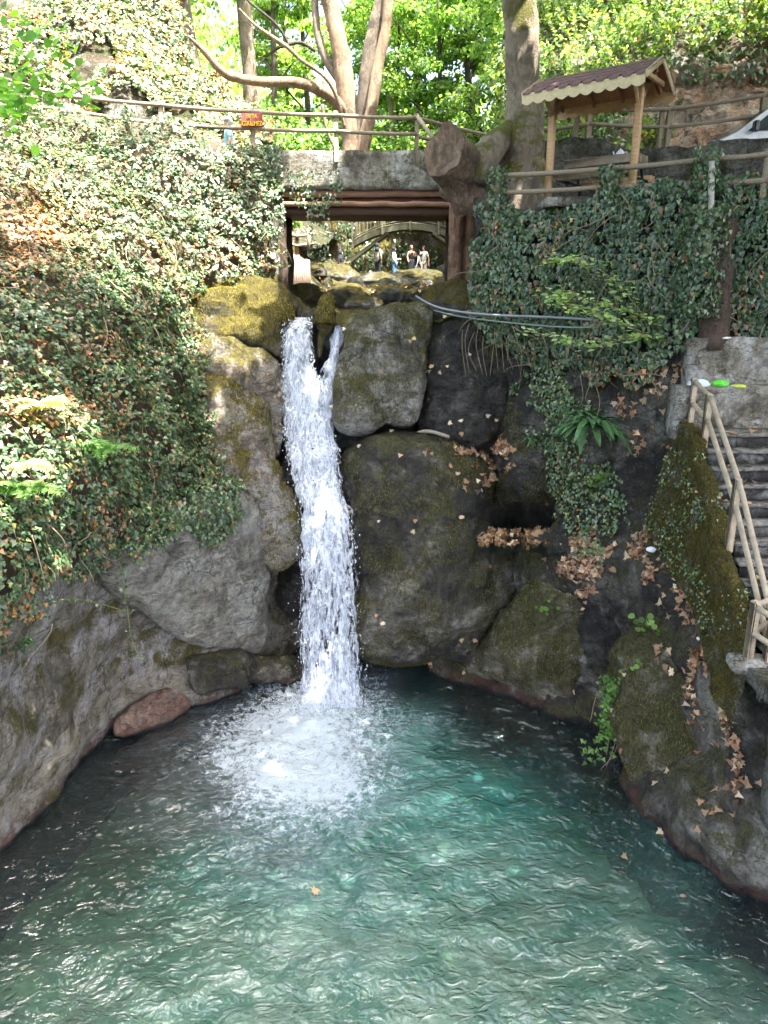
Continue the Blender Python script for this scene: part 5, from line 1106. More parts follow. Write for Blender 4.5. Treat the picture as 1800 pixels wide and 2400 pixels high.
stems(RB, 130, wallm, 6, 'bare stems showing through the ivy of the terrace wall')
# moss tufts give the mossy wall its shaggy surface
ps, nr = scatter(SW, 26000, None, 3); stuff(leaves('moss', ps + nr * .01, nr, .045, pick(26000, [(.13, .11, .02), (.08, .075, .02), (.19, .16, .04), (.05, .045, .02)], (4, 4, 2, 3), 4), 'blade', M_tree, tilt=.7, down=.8, seed=9), 'shaggy brown moss on the stair side wall', 'moss')
for S_, n_, sd in ((B3, 16000, 11), (B4, 8000, 12), (B7, 12000, 13), (B1, 5000, 14), (B6, 7000, 15), (B5, 4000, 16), (L1, 5000, 17), (B8, 3000, 18), (LSL, 5000, 19), (B9, 4000, 20), (B12, 900, 21)):
    ps, nr = scatter(S_, n_, lambda x, y, p: np.clip(vn(p * 1.7, 6) * 2.5 + .2 + fbm(p * 5, 2, 4) * .5, 0, 1), sd)
    pal = [(.15, .14, .05), (.10, .095, .035), (.22, .20, .06), (.05, .05, .02)] if S_ not in (L1, B12, LSL) else [(.20, .17, .03), (.12, .11, .03), (.28, .23, .04), (.06, .05, .02)]
    stuff(leaves('moss', ps + nr * .01, nr, .055, pick(len(ps), pal, (4, 4, 2, 2), sd), 'blade', M_tree, tilt=.6, down=.85, seed=sd), 'short shaggy moss clinging to ' + ('the golden boulder' if S_ is L1 else 'the rock by the fall'), 'moss')
# upper hillsides
ivy('ivy', ls, 42000, lambda x, y, p: (fbm(p * .7, 3, 3) > -.25).astype(float), .13, 120, amp=.35, label='ivy and undergrowth on the hillside above the path', dry=lambda x, y, p: .22 + .4 * (vn(p * .8, 9) > .3), down=.4, w=(3, 5, 6, 3, 1, .5, .5))
ivy('shrubbery', hs, 85000, lambda x, y, p: (.15 + (fbm(p * .5, 3, 3) > -.3)) * 1.0 * ~((x > 1570) & (y > 160)), .135, 121, amp=1.1, layers=.6, label='dense leafy shrubs covering the hill above the road', w=(1, 2, 6, 9, 3, .2, .1), tilt=.9, down=.2, mat=M_tree)
ivy('ivy', oc, 1500, lambda x, y, p: ((y < 200) | (x < 1460)) * 1.0, .14, 122, amp=.3, label='creeper hanging over the orange cut rock')
ivy('undergrowth', GW, 9000, lambda x, y, p: (fbm(p * .7, 3, 3) > .0).astype(float), .16, 123, amp=.3, label='ferns and ivy on the gorge wall behind the footbridge', w=(4, 5, 3, 1, .3, .3, .3))
# drape under bridge left + on the concrete
def box_surf(x0, x1, y, z0, z1, n=30):
    xs = np.linspace(x0, x1, n); zs_ = np.linspace(z0, z1, n); X, Z = np.meshgrid(xs, zs_); S = Surf(); S.G = np.stack([X, X * 0 + y, Z], -1); S.ok = np.ones((n - 1, n - 1), bool); return S
ivy('ivy', box_surf(-2.95, -2.5, 19.85, 10.9, 12.6), 900, None, .08, 130, amp=.1, label='ivy spilling over the left end of the concrete bridge')
ivy('ivy', box_surf(-2.4, -1.0, 19.9, 11.2, 12.1), 260, lambda x, y, p: (vn(p * 2.5, 5) > .1) * 1.0, .07, 131, amp=.05, label='thin ivy strands over the bridge beams')
ivy('ivy', box_surf(-1.9, -1.35, 19.8, 9.9, 11.6), 220, lambda x, y, p: (vn(p * 2.5, 5) > -.3) * 1.0, .07, 132, amp=.06, label='ivy curtain hanging under the bridge')
# ivy on fence posts and dead trunk
def around(c0, c1, r, n, seed):
    g = np.random.default_rng(seed); t = g.random(n)[:, None]; th = g.uniform(0, 2 * np.pi, n); nr = np.stack([np.cos(th), np.sin(th), 0 * th], 1); return np.array(c0) * (1 - t) + np.array(c1) * t + nr * (r * g.uniform(.6, 1.3, n))[:, None], nr
for k, (x, Y, z0, z1, r, n, lb) in enumerate(((1168, 17.45, 10.6, 11.75, .22, 750, 'left end post'), (1432, 15.7, 10.6, 11.5, .2, 700, 'middle post'), (1655, 14.5, 10.5, 11.6, .2, 800, 'right post'), (1668, 14.3, 8.7, 10.6, .36, 2300, 'dead trunk'))):
    c = P(x, 400, Y)[0]; ps, nr = around((c, Y, z0), (c, Y, z1), r, n, 200 + k)
    stuff(leaves('ivy', ps, nr, .075, pick(n, IVY, (5, 7, 5, 2, .2, .2, .2), k), 'ivy', M_leaf, seed=200 + k), 'ivy bundled around the ' + lb + (' of the terrace railing' if k < 3 else ''))

# ---- hanging vines with leaves (individual strands)
def vine(pts, n, label, rad=.008, leafc=(2, 5, 5, 3, .3, .1, .1), size=.07, seed=0, catg='vine'):
    c = curve(pts, 8); root = empty('hanging_vine', c[0], label, catg, None)
    mk('stem', *tube(c, rad, 5), M_vineg, root)
    g = np.random.default_rng(seed); i = g.integers(0, len(c), n); ps = c[i] + g.normal(size=(n, 3)) * .04; leaves('leaves', ps, np.tile([0, -1, .2], (n, 1)), size, pick(n, IVY, leafc, seed), 'ivy', M_leaf, root, seed=seed, tilt=.5)
kk = 1800 / 1659
def v2(l): return [P(x * kk, y * kk, Y) for x, y, Y in l]
vine(v2([(250, 1140, 12.9), (262, 1200, 12.7), (268, 1260, 12.6), (270, 1310, 12.6)]), 50, 'ivy strand hanging straight down over the crack, left of centre', seed=1)
vine(v2([(275, 1310, 12.6), (282, 1370, 12.6), (292, 1400, 12.6), (310, 1425, 12.7)]), 22, 'tip of pale leaves dangling below the crack in the rock', seed=2, size=.055)
vine(v2([(370, 1150, 14.2), (385, 1200, 14.1), (400, 1240, 14.0), (412, 1300, 14.0)]), 22, 'thin ivy strand with few pale leaves hanging over the pale rock face', seed=3, size=.055)
vine(v2([(100, 1220, 11.0), (70, 1300, 10.7), (40, 1340, 10.6), (60, 1400, 10.6)]), 60, 'bushy ivy strand at the left edge below the slope', seed=4, size=.09)
vine(v2([(80, 1310, 10.9), (140, 1295, 11.2), (200, 1300, 11.8), (270, 1320, 12.4)]), 26, 'long yellowish runner crossing the rock towards the crack', seed=5, size=.06)
vine(v2([(440, 1090, 15.2), (460, 1150, 15.1), (500, 1180, 15.3), (520, 1220, 15.4)]), 50, 'leafy strand with red and green leaves at the foot of the slab', seed=6, leafc=(1, 3, 5, 3, 1, 3, .2))
for i in range(14):
    g = np.random.default_rng(300 + i); x = 1000 + 12 * i + g.normal() * 4; y = 690 + g.uniform(0, 40); Y0 = 16.9 - .01 * i
    pts = v2([(x, y, Y0), (x + g.normal() * 5, y + 40, Y0 - .1), (x + 8 + g.normal() * 8, y + 80 + g.uniform(0, 30), Y0 - .1)])
    c = curve(pts, 6); tag(mk('hanging_root', *tube(c, .006, 4), M_vine), 'bare thin root hanging from the ivy edge above the dark boulder', 'root', 'bare roots hanging right of the boulders')

# ---- leafy creeper over the pool
cr = empty('creeper', P(1440, 1560, 12.9), 'bright green round leaved creeper hanging over the pool in front of the buttress', 'creeper')
g = np.random.default_rng(41)
for k, l in enumerate(([(1342, 1460, 13.0), (1330, 1500, 12.9), (1322, 1560, 12.9), (1310, 1630, 12.9)], [(1345, 1470, 13), (1335, 1540, 12.9), (1330, 1600, 12.9), (1300, 1680, 12.9)], [(1325, 1470, 13), (1290, 1500, 12.9), (1275, 1560, 12.9)], [(1340, 1590, 12.9), (1325, 1630, 12.85), (1290, 1670, 12.8)])):
    mk('stem', *tube(curve(v2(l), 6), .007, 5), M_vine, cr)
n = 380; a = g.normal(size=n); y = g.uniform(1462, 1600, n); x = 1318 + 14 * a + (1530 - y) * .05; ex = g.random(n) < .12; x[ex] = g.uniform(1255, 1330, ex.sum()); y[ex] = g.uniform(1600, 1650, ex.sum())
leaves('leaves', P(x * kk, y * kk, 12.8 + .12 * g.normal(size=n)), np.tile([-.1, -.7, .7], (n, 1)), .088, pick(n, [(.12, .24, .06), (.18, .31, .09), (.07, .14, .045)], (4, 3, 3), 3), 'ivy', M_tree, cr, tilt=.55, seed=4, down=.5)
for k, (x, y, Y, n, lb) in enumerate(((1385, 1350, 13.1, 16, 'small plant with broad pale green leaves on the dark buttress'), (1385, 1438, 12.8, 14, 'tiny green plant lower on the dark buttress'), (1180, 1310, 14.9, 14, 'little green plant on the olive rock apron'), (1330, 1100, 14.9, 26, 'bright green seedling clump on the mossy shoulder'), (1290, 1040, 15.2, 26, 'light green seedlings above the mossy shoulder'))):
    c = P(x * kk, y * kk, Y); pr = empty('small_plant', c, lb, 'plant'); g = np.random.default_rng(60 + k)
    e = c + g.normal(size=(n, 3)) * np.array([.16, .08, .09]) + [0, -.12, .06]
    mk('stems', *cat(*[tube([c, (c + q_) / 2 + [0, 0, .05], q_], .004, 4) for q_ in e]), M_vineg, pr)
    leaves('leaves', e, np.tile([0, -.6, .8], (n, 1)), .13 if k == 0 else .09, pick(n, [(.22, .36, .09), (.30, .42, .14), (.14, .26, .06)], (3, 2, 3), k), 'round', M_tree, pr, tilt=.3, seed=k)

# ---- hart's tongue fern, bracken ferns
def strap_leaf(c, d, L, wd, droop, seed):
    n = 9; t = np.linspace(0, 1, n); d = np.array(d, float); side = np.cross(d, [0, 0, 1.0]); side /= np.linalg.norm(side)
    ctr = c + d[None] * (t * L)[:, None]; ctr[:, 2] += L * (.35 * t - droop * t ** 2)
    w_ = wd * np.sin(np.pi * np.clip(t * .92 + .06, 0, 1)) ** .6; wave = .015 * np.sin(t * 22 + seed)
    V = []; 
    for i in range(n): V += [ctr[i] - side * w_[i] + [0, 0, wave[i] + .01], ctr[i] - [0, 0, .012], ctr[i] + side * w_[i] + [0, 0, -wave[i] + .01]]
    return np.array(V), [[i * 3 + j, i * 3 + j + 1, (i + 1) * 3 + j + 1, (i + 1) * 3 + j] for i in range(n - 1) for j in (0, 1)]
M_hart = plain('fern_strap', (.09, .19, .07), .45, .3, 9, c2=(.05, .11, .04))
def hart(cx, cy, Y, nf, L, lb, seed):
    c = P(cx * kk, cy * kk, Y); r = empty('strap_fern', c, lb, 'fern'); g = np.random.default_rng(seed)
    for i in range(nf):
        a = math.pi * (1.0 + g.uniform(-.08, 1.08)) if nf > 8 else g.uniform(math.pi, 2 * math.pi); el = g.uniform(-.3, .5)
        d = np.array([math.cos(a) * 1.0, math.sin(a) * .55, el * .6]); d /= np.linalg.norm(d)
        mk('frond', *strap_leaf(c + g.normal(size=3) * .05, d, L * g.uniform(.7, 1.15), .045 * L / .5, g.uniform(.4, 1.0), i), M_hart, r)
hart(1278, 915, 15.0, 40, .8, 'large fern with long glossy strap leaves below the ivy wall', 5)
hart(1255, 895, 15.2, 16, .5, 'smaller strap leaved fern just above the large one', 6)
hart(1148, 945, 16.2, 7, .28, 'small strap fern on the brown mossy rock', 7)
hart(50, 1385, 10.4, 8, .22, 'dark little fern on the rock at the left edge', 8)
M_brack = leaf_mat('bracken', .6, .5)
def bracken(cx, cy, Y, nf, L, lb, seed, col=((.12, .24, .06), (.17, .30, .09))):
    c = P(cx * kk, cy * kk, Y); r = empty('fern', c, lb, 'fern'); g = np.random.default_rng(seed)
    for i in range(nf):
        a = g.uniform(math.pi * .95, math.pi * 2.05); d = np.array([math.cos(a), math.sin(a) * .6, g.uniform(.1, .5)]); d /= np.linalg.norm(d); side = np.cross(d, [0, 0, 1.0]); side /= np.linalg.norm(side)
        t = np.linspace(.08, 1, 26); ctr = c + d[None] * (t * L)[:, None]; ctr[:, 2] += L * (.3 * t - .6 * t ** 2); ps = []; td = []; sz = []
        for s in (-1, 1):
            ps.append(ctr + side * s * (.5 * .30 * L * (1 - t) ** .8)[:, None]); td.append(np.tile(side * s + d * .4, (26, 1))); sz.append(.34 * L * (1 - t) ** .8 + .02)
        ps = np.vstack(ps); leaves('frond', ps, np.tile([0, -.3, 1.0], (52, 1)), np.concatenate(sz), pick(52, col, (1, 1), i), 'oval' if False else 'blade', M_brack, r, tilt=.12, tipdir=np.vstack(td), seed=i)
bracken(225, 975, 11.55, 7, .75, 'green bracken fern in the middle of the left slope', 1)
bracken(60, 1060, 10.25, 8, .8, 'bracken fern at the left edge of the slope', 2)
bracken(90, 880, 11.1, 8, .7, 'sun bleached pale bracken above the green fern', 3, ((.45, .42, .22), (.55, .50, .30)))
bracken(35, 1010, 10.1, 6, .6, 'pale bracken clump at the left edge', 4, ((.40, .38, .20), (.5, .46, .28)))
bracken(500, 1060, 15.4, 5, .3, 'small fern tuft on the slab', 6)

# ---- sapling branch with pale flat leaves
sb_ = empty('sapling', P(1500 * kk, 700 * kk, 15.0), 'pale green sapling branches with flat leaves in front of the ivy wall', 'sapling'); g = np.random.default_rng(71)
for k, (l, sprd) in enumerate((([(1500, 740, 14.8), (1400, 690, 14.6), (1300, 655, 14.5), (1200, 628, 14.5)], 14), ([(1480, 740, 14.8), (1380, 725, 14.5), (1280, 745, 14.3), (1140, 715, 14.2)], 18), ([(1420, 720, 14.7), (1330, 610, 14.5), (1250, 560, 14.5), (1190, 565, 14.5)], 10), ([(1440, 740, 14.7), (1320, 690, 14.4), (1230, 660, 14.3), (1190, 640, 14.3)], 12))):
    c = curve(v2(l), 10); mk('branch', *tube(c, .008, 5), M_vine, sb_)
    n = 150; i = g.integers(6, len(c), n); ps = c[i] + g.normal(size=(n, 3)) * np.array([.13, .15, .05])
    leaves('leaves', ps, np.tile([0, -.25, 1.0], (n, 1)), .13, pick(n, [(.36, .45, .24), (.46, .53, .34), (.24, .34, .15)], (3, 2, 2), k), 'oval', M_tree, sb_, tilt=.18, down=.1, seed=k)

# ---- fallen leaves
DRY = [(.44, .27, .16), (.54, .39, .24), (.28, .16, .10), (.62, .51, .36), (.15, .095, .065)]
def litter(S, n, mask, size, seed, label, off=.02, w=(4, 3, 3, 2, 1)):
    ps, nr = scatter(S, n, (None if mask is None else (lambda x, y, p: mask(x, y, p) * np.clip(.35 + 1.6 * fbm(p * 2.6, 2, seed), .03, 1))), seed); stuff(leaves('leaf_litter', ps + nr * off * np.random.default_rng(seed).uniform(.4, 2.5, (len(ps), 1)), nr, size, pick(len(ps), DRY, w, seed), 'plane', M_fall, tilt=.55, down=.1, seed=seed, curl=.6), label, 'leaf litter')
litter(RB, 300, pm([(1215, 1170), (1290, 1130), (1330, 1190), (1300, 1260), (1250, 1290), (1210, 1220)]), .115, 1, 'heap of brown plane leaves on the shelf right of the side basin')
litter(B15, 120, pm([(1200, 1150), (1330, 1130), (1330, 1260), (1250, 1290), (1200, 1220)]), .115, 21, 'brown leaves lying along the top of the black hollowed rock')
litter(RB, 300, pm([(1330, 1180), (1400, 1130), (1480, 1140), (1500, 1210), (1430, 1230), (1340, 1230)]), .115, 2, 'carpet of orange plane leaves below the trickle')
litter(RB, 300, pm([(1470, 1200), (1530, 1200), (1545, 1400), (1560, 1500), (1600, 1650), (1610, 1740), (1570, 1740), (1540, 1620), (1500, 1500), (1480, 1350)]), .115, 3, 'line of fallen plane leaves running down the wet rock on the right')
litter(B7, 110, pm([(1430, 1330), (1520, 1390), (1560, 1500), (1600, 1640), (1610, 1760), (1560, 1700), (1500, 1500), (1440, 1420)]), .12, 4, 'plane leaves stuck on the long buttress')
litter(B3, 110, pm([(960, 950), (1070, 960), (1075, 1040), (1000, 1060), (900, 1000)]), .13, 5, 'dry leaves gathered on top of the huge dark boulder')
litter(B6, 110, pm([(1060, 960), (1100, 950), (1110, 1010), (1070, 1020)]), .13, 6, 'drift of curled brown leaves between two boulders')
bw.ok = np.ones((bw.G.shape[0] - 1, bw.G.shape[1] - 1), bool)
litter(bw, 170, lambda x, y, p: ((p[..., 1] > 15.3) & (p[..., 1] < 16.4)) * 1.0, .13, 7, 'plane leaves floating on the side basin', off=.008)
litter(RB, 90, pm([(1320, 800), (1480, 800), (1440, 960), (1350, 980)]), .12, 8, 'brown leaves caught at the bottom of the ivy wall')
litter(RB, 200, lambda x, y, p: ((y > 1240) & (y < 1950) & (x > 1280)) * np.clip(vn(p * 1.2, 4) + .3, 0, 1), .12, 31, 'scattered dry leaves over the right bank below the stairs')
litter(CR, 40, None, .11, 32, 'few dry leaves on the rock face between the boulders')
litter(SB, 700, lambda x, y, p: (p[..., 1] < 30) * 1.0, .12, 9, 'dry leaves strewn over the stream bed', off=.06)
# countable single leaves on the dark boulders, steps and water
def leaf_one(p, nrm, size, seed, label, group):
    o = leaves('fallen_leaf', np.array([p]), np.array([nrm]), size, pick(1, DRY, (3, 4, 1, 4, .5), seed), 'plane', M_fall, tilt=.2, down=.1, seed=seed, curl=.35); tag(o, label, 'leaf', group)
for S_, n_, m_, lb, gp in ((B2, 30, None, 'single pale leaf on the black boulder behind', 'leaves on the black boulder'), (B3, 30, None, 'single dry leaf on the huge dark boulder', 'leaves on the huge boulder'), (B1, 5, None, 'single leaf on the streaked grey boulder', 'leaves on the grey boulder'), (B7, 12, None, 'single leaf on the long buttress', 'leaves on the buttress')):
    ps, nr = scatter(S_, n_, m_, 77)
    for i in range(n_): leaf_one(ps[i] + nr[i] * .03, nr[i] * .6 + np.array([0, -.2, .5]), .10, i + 10, lb, gp)
g = np.random.default_rng(12)
for i in range(34):
    k = g.integers(0, 11); x = g.uniform(5.75, 7.2); leaf_one((x, yf(k) + g.uniform(.02, .2), zf(k) + .02), (0, 0, 1), .13, i + 90, 'single brown leaf lying on a stair tread', 'leaves on the stairs')
for i, (x, y, lb) in enumerate(((812, 1690, 'yellow leaf'), (1530, 1920, 'upper yellow leaf afloat by the right bank'), (1548, 1950, 'large tan leaf afloat by the right bank'), (1462, 2008, 'small orange leaf afloat off the right bank'), (1600, 2098, 'lowest yellow leaf afloat by the right bank'), (738, 2088, 'lone orange leaf afloat in the middle of the pool'))[1:]):
    Y = float(Yz(x, y, .05)); leaf_one(P(x, y, Y), (0, 0, 1), .12, i + 200, lb, None)

# ================================================================== PEOPLE
def skin(name, V, E, R, mat, parent, lvl=1, root=0):
    me = bpy.data.meshes.new(name); me.from_pydata([tuple(map(float, v)) for v in V], E, []); o = bpy.data.objects.new(name, me); COL.objects.link(o)
    sk = o.modifiers.new('s', 'SKIN'); sk.use_smooth_shade = True
    for i, r in enumerate(R):
        sv = me.skin_vertices[0].data[i]; sv.radius = (r, r) if np.isscalar(r) else r; sv.use_root = (i == root)
    ss = o.modifiers.new('u', 'SUBSURF'); ss.levels = ss.render_levels = lvl
    dg = bpy.context.evaluated_depsgraph_get(); ev = bpy.data.meshes.new_from_object(o.evaluated_get(dg)); bpy.data.objects.remove(o); bpy.data.meshes.remove(me)
    VV = np.array([v.co for v in ev.vertices]); FF = [list(p.vertices) for p in ev.polygons]; bpy.data.meshes.remove(ev)
    return mk(name, VV, FF, mat, parent)
M_skin = plain('skin', (.48, .28, .19), .55, .1, 6, bump=.05); M_navy = plain('cloth_black', (.018, .018, .028), .9, .2, 8); M_lblue = plain('cloth_pale_blue', (.42, .50, .70), .85, .15, 8)
M_aqua = plain('cloth_aqua', (.33, .60, .68), .85, .12, 6); M_jean = plain('cloth_jeans', (.10, .20, .42), .9, .2, 8); M_cwhite = plain('cloth_white', (.72, .72, .68), .85, .1, 6); M_pat = plain('cloth_pattern', (.10, .10, .08), .9, .3, 9, c2=(.52, .47, .38)); M_capw = plain('cap_pale', (.72, .75, .78), .8, .1, 6); M_hair = plain('hair_dark', (.03, .022, .018), .6, .2, 14); M_hairb = plain('hair_brown', (.16, .09, .05), .6, .2, 14); M_beige = plain('cloth_beige', (.60, .50, .40), .85, .1, 6)
def person(foot, H, yaw, label, top, bottom, arms=((.10, -.05, -.1), (.10, -.05, -.1)), sit=False, dress=False, head='hair', hairm=None, sleeve=True, legs=True, lean=0, group=None, bag=None):
    """arms: per side, hand offset forward (y), outward (x) and up (z) from the hanging position"""
    k = H / 1.7; root = empty('person', foot, label, 'person', group); Rm = rotz(yaw)
    def w_(p): p = np.array(p, float) * k; p[1] -= lean * max(0, p[2] - .9 * k); return Rm @ p + np.array(foot)
    if sit: hip = np.array([0, 0, .47]); 
    else: hip = np.array([0, 0, .92])
    up = lambda z, y=0, x=0: hip + np.array([x, y, z - .92])
    V = [hip, up(1.08), up(1.28), up(1.44), up(1.52, -.01), up(1.60, -.015), up(1.67, .0)]; R = [.125, .115, .125, .055, .05, .088, .075]; E = [(0, 1), (1, 2), (2, 3), (3, 4), (4, 5), (5, 6)]
    V.append(up(1.60, -.11)); R.append(.016); E.append((5, 7))                      # nose
    Hn = []
    for s, (fy, ox, uz) in zip((-1, 1), arms):
        i0 = len(V); sh = up(1.40, 0, s * .17); hd = up(.86 + uz + .0, -fy, s * (.22 + ox)); el = (sh + hd) / 2 + np.array([s * .05, .06 + .1 * (uz > .1), -.04 - .12 * (uz > .1)]); wr = hd + (el - hd) * .12
        V += [sh, el, wr, hd]; R += [.055, .042, .028, .030]; E += [(2, i0), (i0, i0 + 1), (i0 + 1, i0 + 2), (i0 + 2, i0 + 3)]
        d = hd - el; d = d / np.linalg.norm(d); a = np.cross(d, [0, 1, 0]); a = a / (np.linalg.norm(a) + 1e-6)
        for j, (o_, l_) in enumerate(((-.026, .075), (-.009, .085), (.009, .08), (.026, .065), (.04, .04))):
            V += [hd + a * o_ + d * .03, hd + a * o_ * 1.2 + d * (.03 + l_) + np.array([0, -.015, 0])]; R += [.009, .007]; E += [(i0 + 3, len(V) - 2), (len(V) - 2, len(V) - 1)]
        Hn.append((sh, el, wr))
    Lg = []
    for s in (-1, 1):
        i0 = len(V); hj = hip + [s * .09, 0, -.04]
        if sit: kn = hip + [s * .11, -.42, .0]; an = np.array([s * .10, -.44, .08])
        else: kn = np.array([s * .095, -.02, .49]); an = np.array([s * .10, .0, .08])
        V += [hj, kn, an, an + [s * .01, -.14, -.045]]; R += [.085, .055, .036, .034]; E += [(0, i0), (i0, i0 + 1), (i0 + 1, i0 + 2), (i0 + 2, i0 + 3)]; Lg.append((hj, kn, an))
    skin('body', [w_(v) for v in V], E, [np.array(r) * k if not np.isscalar(r) else r * k for r in R], M_skin, root)
    if top is not None:
        T_ = [up(.88 if not dress else .95), up(1.08), up(1.28), up(1.41)]; TR = [.155, .14, .15, .085]; TE = [(0, 1), (1, 2), (2, 3)]
        if sleeve is not None:
            for sh, el, wr in Hn:
                i0 = len(T_); T_ += [sh, (sh * .25 + el * .75)]; TR += [.075, .062]; TE += [(2, i0), (i0, i0 + 1)]
                if sleeve: T_ += [el, wr]; TR[-1] = .06; TR += [.055, .045]; TE += [(i0 + 1, i0 + 2), (i0 + 2, i0 + 3)]
        skin('top', [w_(v) for v in T_], TE, [r * k for r in TR], top, root)
    if bottom is not None:
        if dress:
            pts = [w_((0, 0, z)) for z in np.linspace(.12, 1.0, 8)]; mk('skirt', *tube(pts, np.array([.25, .24, .22, .21, .20, .18, .165, .15]) * k, 16, .06, 3), bottom, root)
        else:
            B_ = [hip + [0, 0, .04]]; BR = [.14]; BE = []
            for hj, kn, an in Lg:
                i0 = len(B_); B_ += [hj, kn, an + [0, 0, .05] if legs is True else kn + (an - kn) * .2]; BR += [.105, .085, .07]; BE += [(0, i0), (i0, i0 + 1), (i0 + 1, i0 + 2)]
            skin('trousers', [w_(v) for v in B_], BE, [r * k for r in BR], bottom, root)
    hc = up(1.62, .012)
    if head == 'scarf':
        mk('headscarf', *cat(ellipsoid(w_(hc + [0, .015, .01]), (.115 * k, .12 * k, .135 * k), 16, 10, Rm), tube([w_(up(1.36, .03)), w_(up(1.46, .03)), w_(up(1.56, .04))], [.16 * k, .12 * k, .10 * k], 14)), hairm, root)
    elif head == 'cap':
        V_, F_ = ellipsoid((0, 0, 0), (.105, .12, .08), 16, 8); V_[:, 2] = np.maximum(V_[:, 2], -.01); V_ = np.array([w_(up(1.66) + v) for v in V_])
        V2_, F2_ = ellipsoid((0, -.14, -.0), (.075, .075, .008), 12, 6); V2_ = np.array([w_(up(1.655) + v) for v in V2_]); mk('cap', *cat((V_, F_), (V2_, F2_)), hairm, root)
        mk('hair', *ellipsoid(w_(hc + [0, .045, -.0]), (.092 * k, .075 * k, .09 * k), 12, 8, Rm), plain('hair_grey', (.45, .43, .42), .8, .1, 9), root)
    else:
        V_, F_ = ellipsoid((0, .02, .03), (.10, .108, .105), 16, 10); keep = lambda f: np.mean([V_[i][1] for i in f]) > -.05 or np.mean([V_[i][2] for i in f]) > .07
        mk('hair', np.array([w_(hc + v) for v in V_]), [f for f in F_ if keep(f)], hairm, root)
        if head == 'long': mk('hair', *ellipsoid(w_(hc + [0, .06, -.1]), (.10 * k, .06 * k, .17 * k), 12, 8, Rm), hairm, root)
    return root
def ft(x, y, Y): return P(x, y, Y)
person(P(533, 275, 21.3) * [1, 1, 0] + [0, 0, P(533, 275, 21.3)[2] - 1.76], 1.74, math.radians(-75), 'man in a pale cap and aqua polo shirt walking on the path behind the railing', M_aqua, M_beige, arms=((.0, .02, 0), (.10, .02, .05)), head='cap', hairm=M_capw, sleeve=False)
f0 = ft(800, 652, 36.3); person(f0, 1.62, math.radians(60), 'person in black with a dark headscarf sitting on a rock by the stream', M_navy, M_navy, arms=((.32, -.08, .28), (.32, -.10, .32)), sit=True, head='scarf', hairm=M_navy)
f1 = ft(885, 652, 39); person(f1, 1.62, math.radians(150), 'person standing in a black headscarf and patterned tunic, back turned', M_pat, M_navy, arms=((.0, .0, 0), (.05, .0, .0)), head='scarf', hairm=M_navy)
f2 = ft(924, 656, 40); person(f2, 1.56, math.radians(70), 'person in a long pale blue shirt, jeans and dark headscarf standing side on', M_lblue, M_jean, arms=((.12, -.05, .1), (.25, -.06, .25)), head='scarf', hairm=M_navy)
f3 = ft(964, 652, 41); person(f3, 1.60, math.radians(20), 'woman in a black halter dress with bare arms standing in the stream group', M_navy, M_navy, arms=((.1, .02, .1), (.30, -.02, .35)), dress=True, head='long', hairm=M_hairb, sleeve=None)
f4 = ft(993, 656, 41); person(f4, 1.66, math.radians(-30), 'man in a white T-shirt and light shorts looking down beside the woman in black', M_cwhite, M_beige, arms=((.22, -.02, .2), (.0, .06, .0)), head='hair', hairm=M_hair, sleeve=False, legs=False, lean=.08)
f5 = ft(977, 658, 39.8); person(f5, 1.28, math.radians(75), 'child in a dark top and bright shorts leaning forward between the two adults', M_navy, M_lblue, arms=((.3, -.05, .1), (.3, -.05, .1)), head='hair', hairm=M_hair, sleeve=False, legs=False, lean=.45)
bc = ft(981, 638, 39.3); bgo = empty('shoulder_bag', bc, 'pale blue shoulder bag with a thin white strap held in the stream group', 'bag')
V_, F_ = ellipsoid(bc, (.26, .1, .17), 16, 10); V_[:, 2] = np.minimum(V_[:, 2], bc[2] + .1); mk('pouch', V_, F_, M_lblue, bgo); mk('strap', *tube(curve([bc + [-.2, 0, .08], bc + [-.05, -.05, .5], bc + [.0, .05, .75], bc + [.2, 0, .08]], 6), .018, 5), M_capw, bgo)

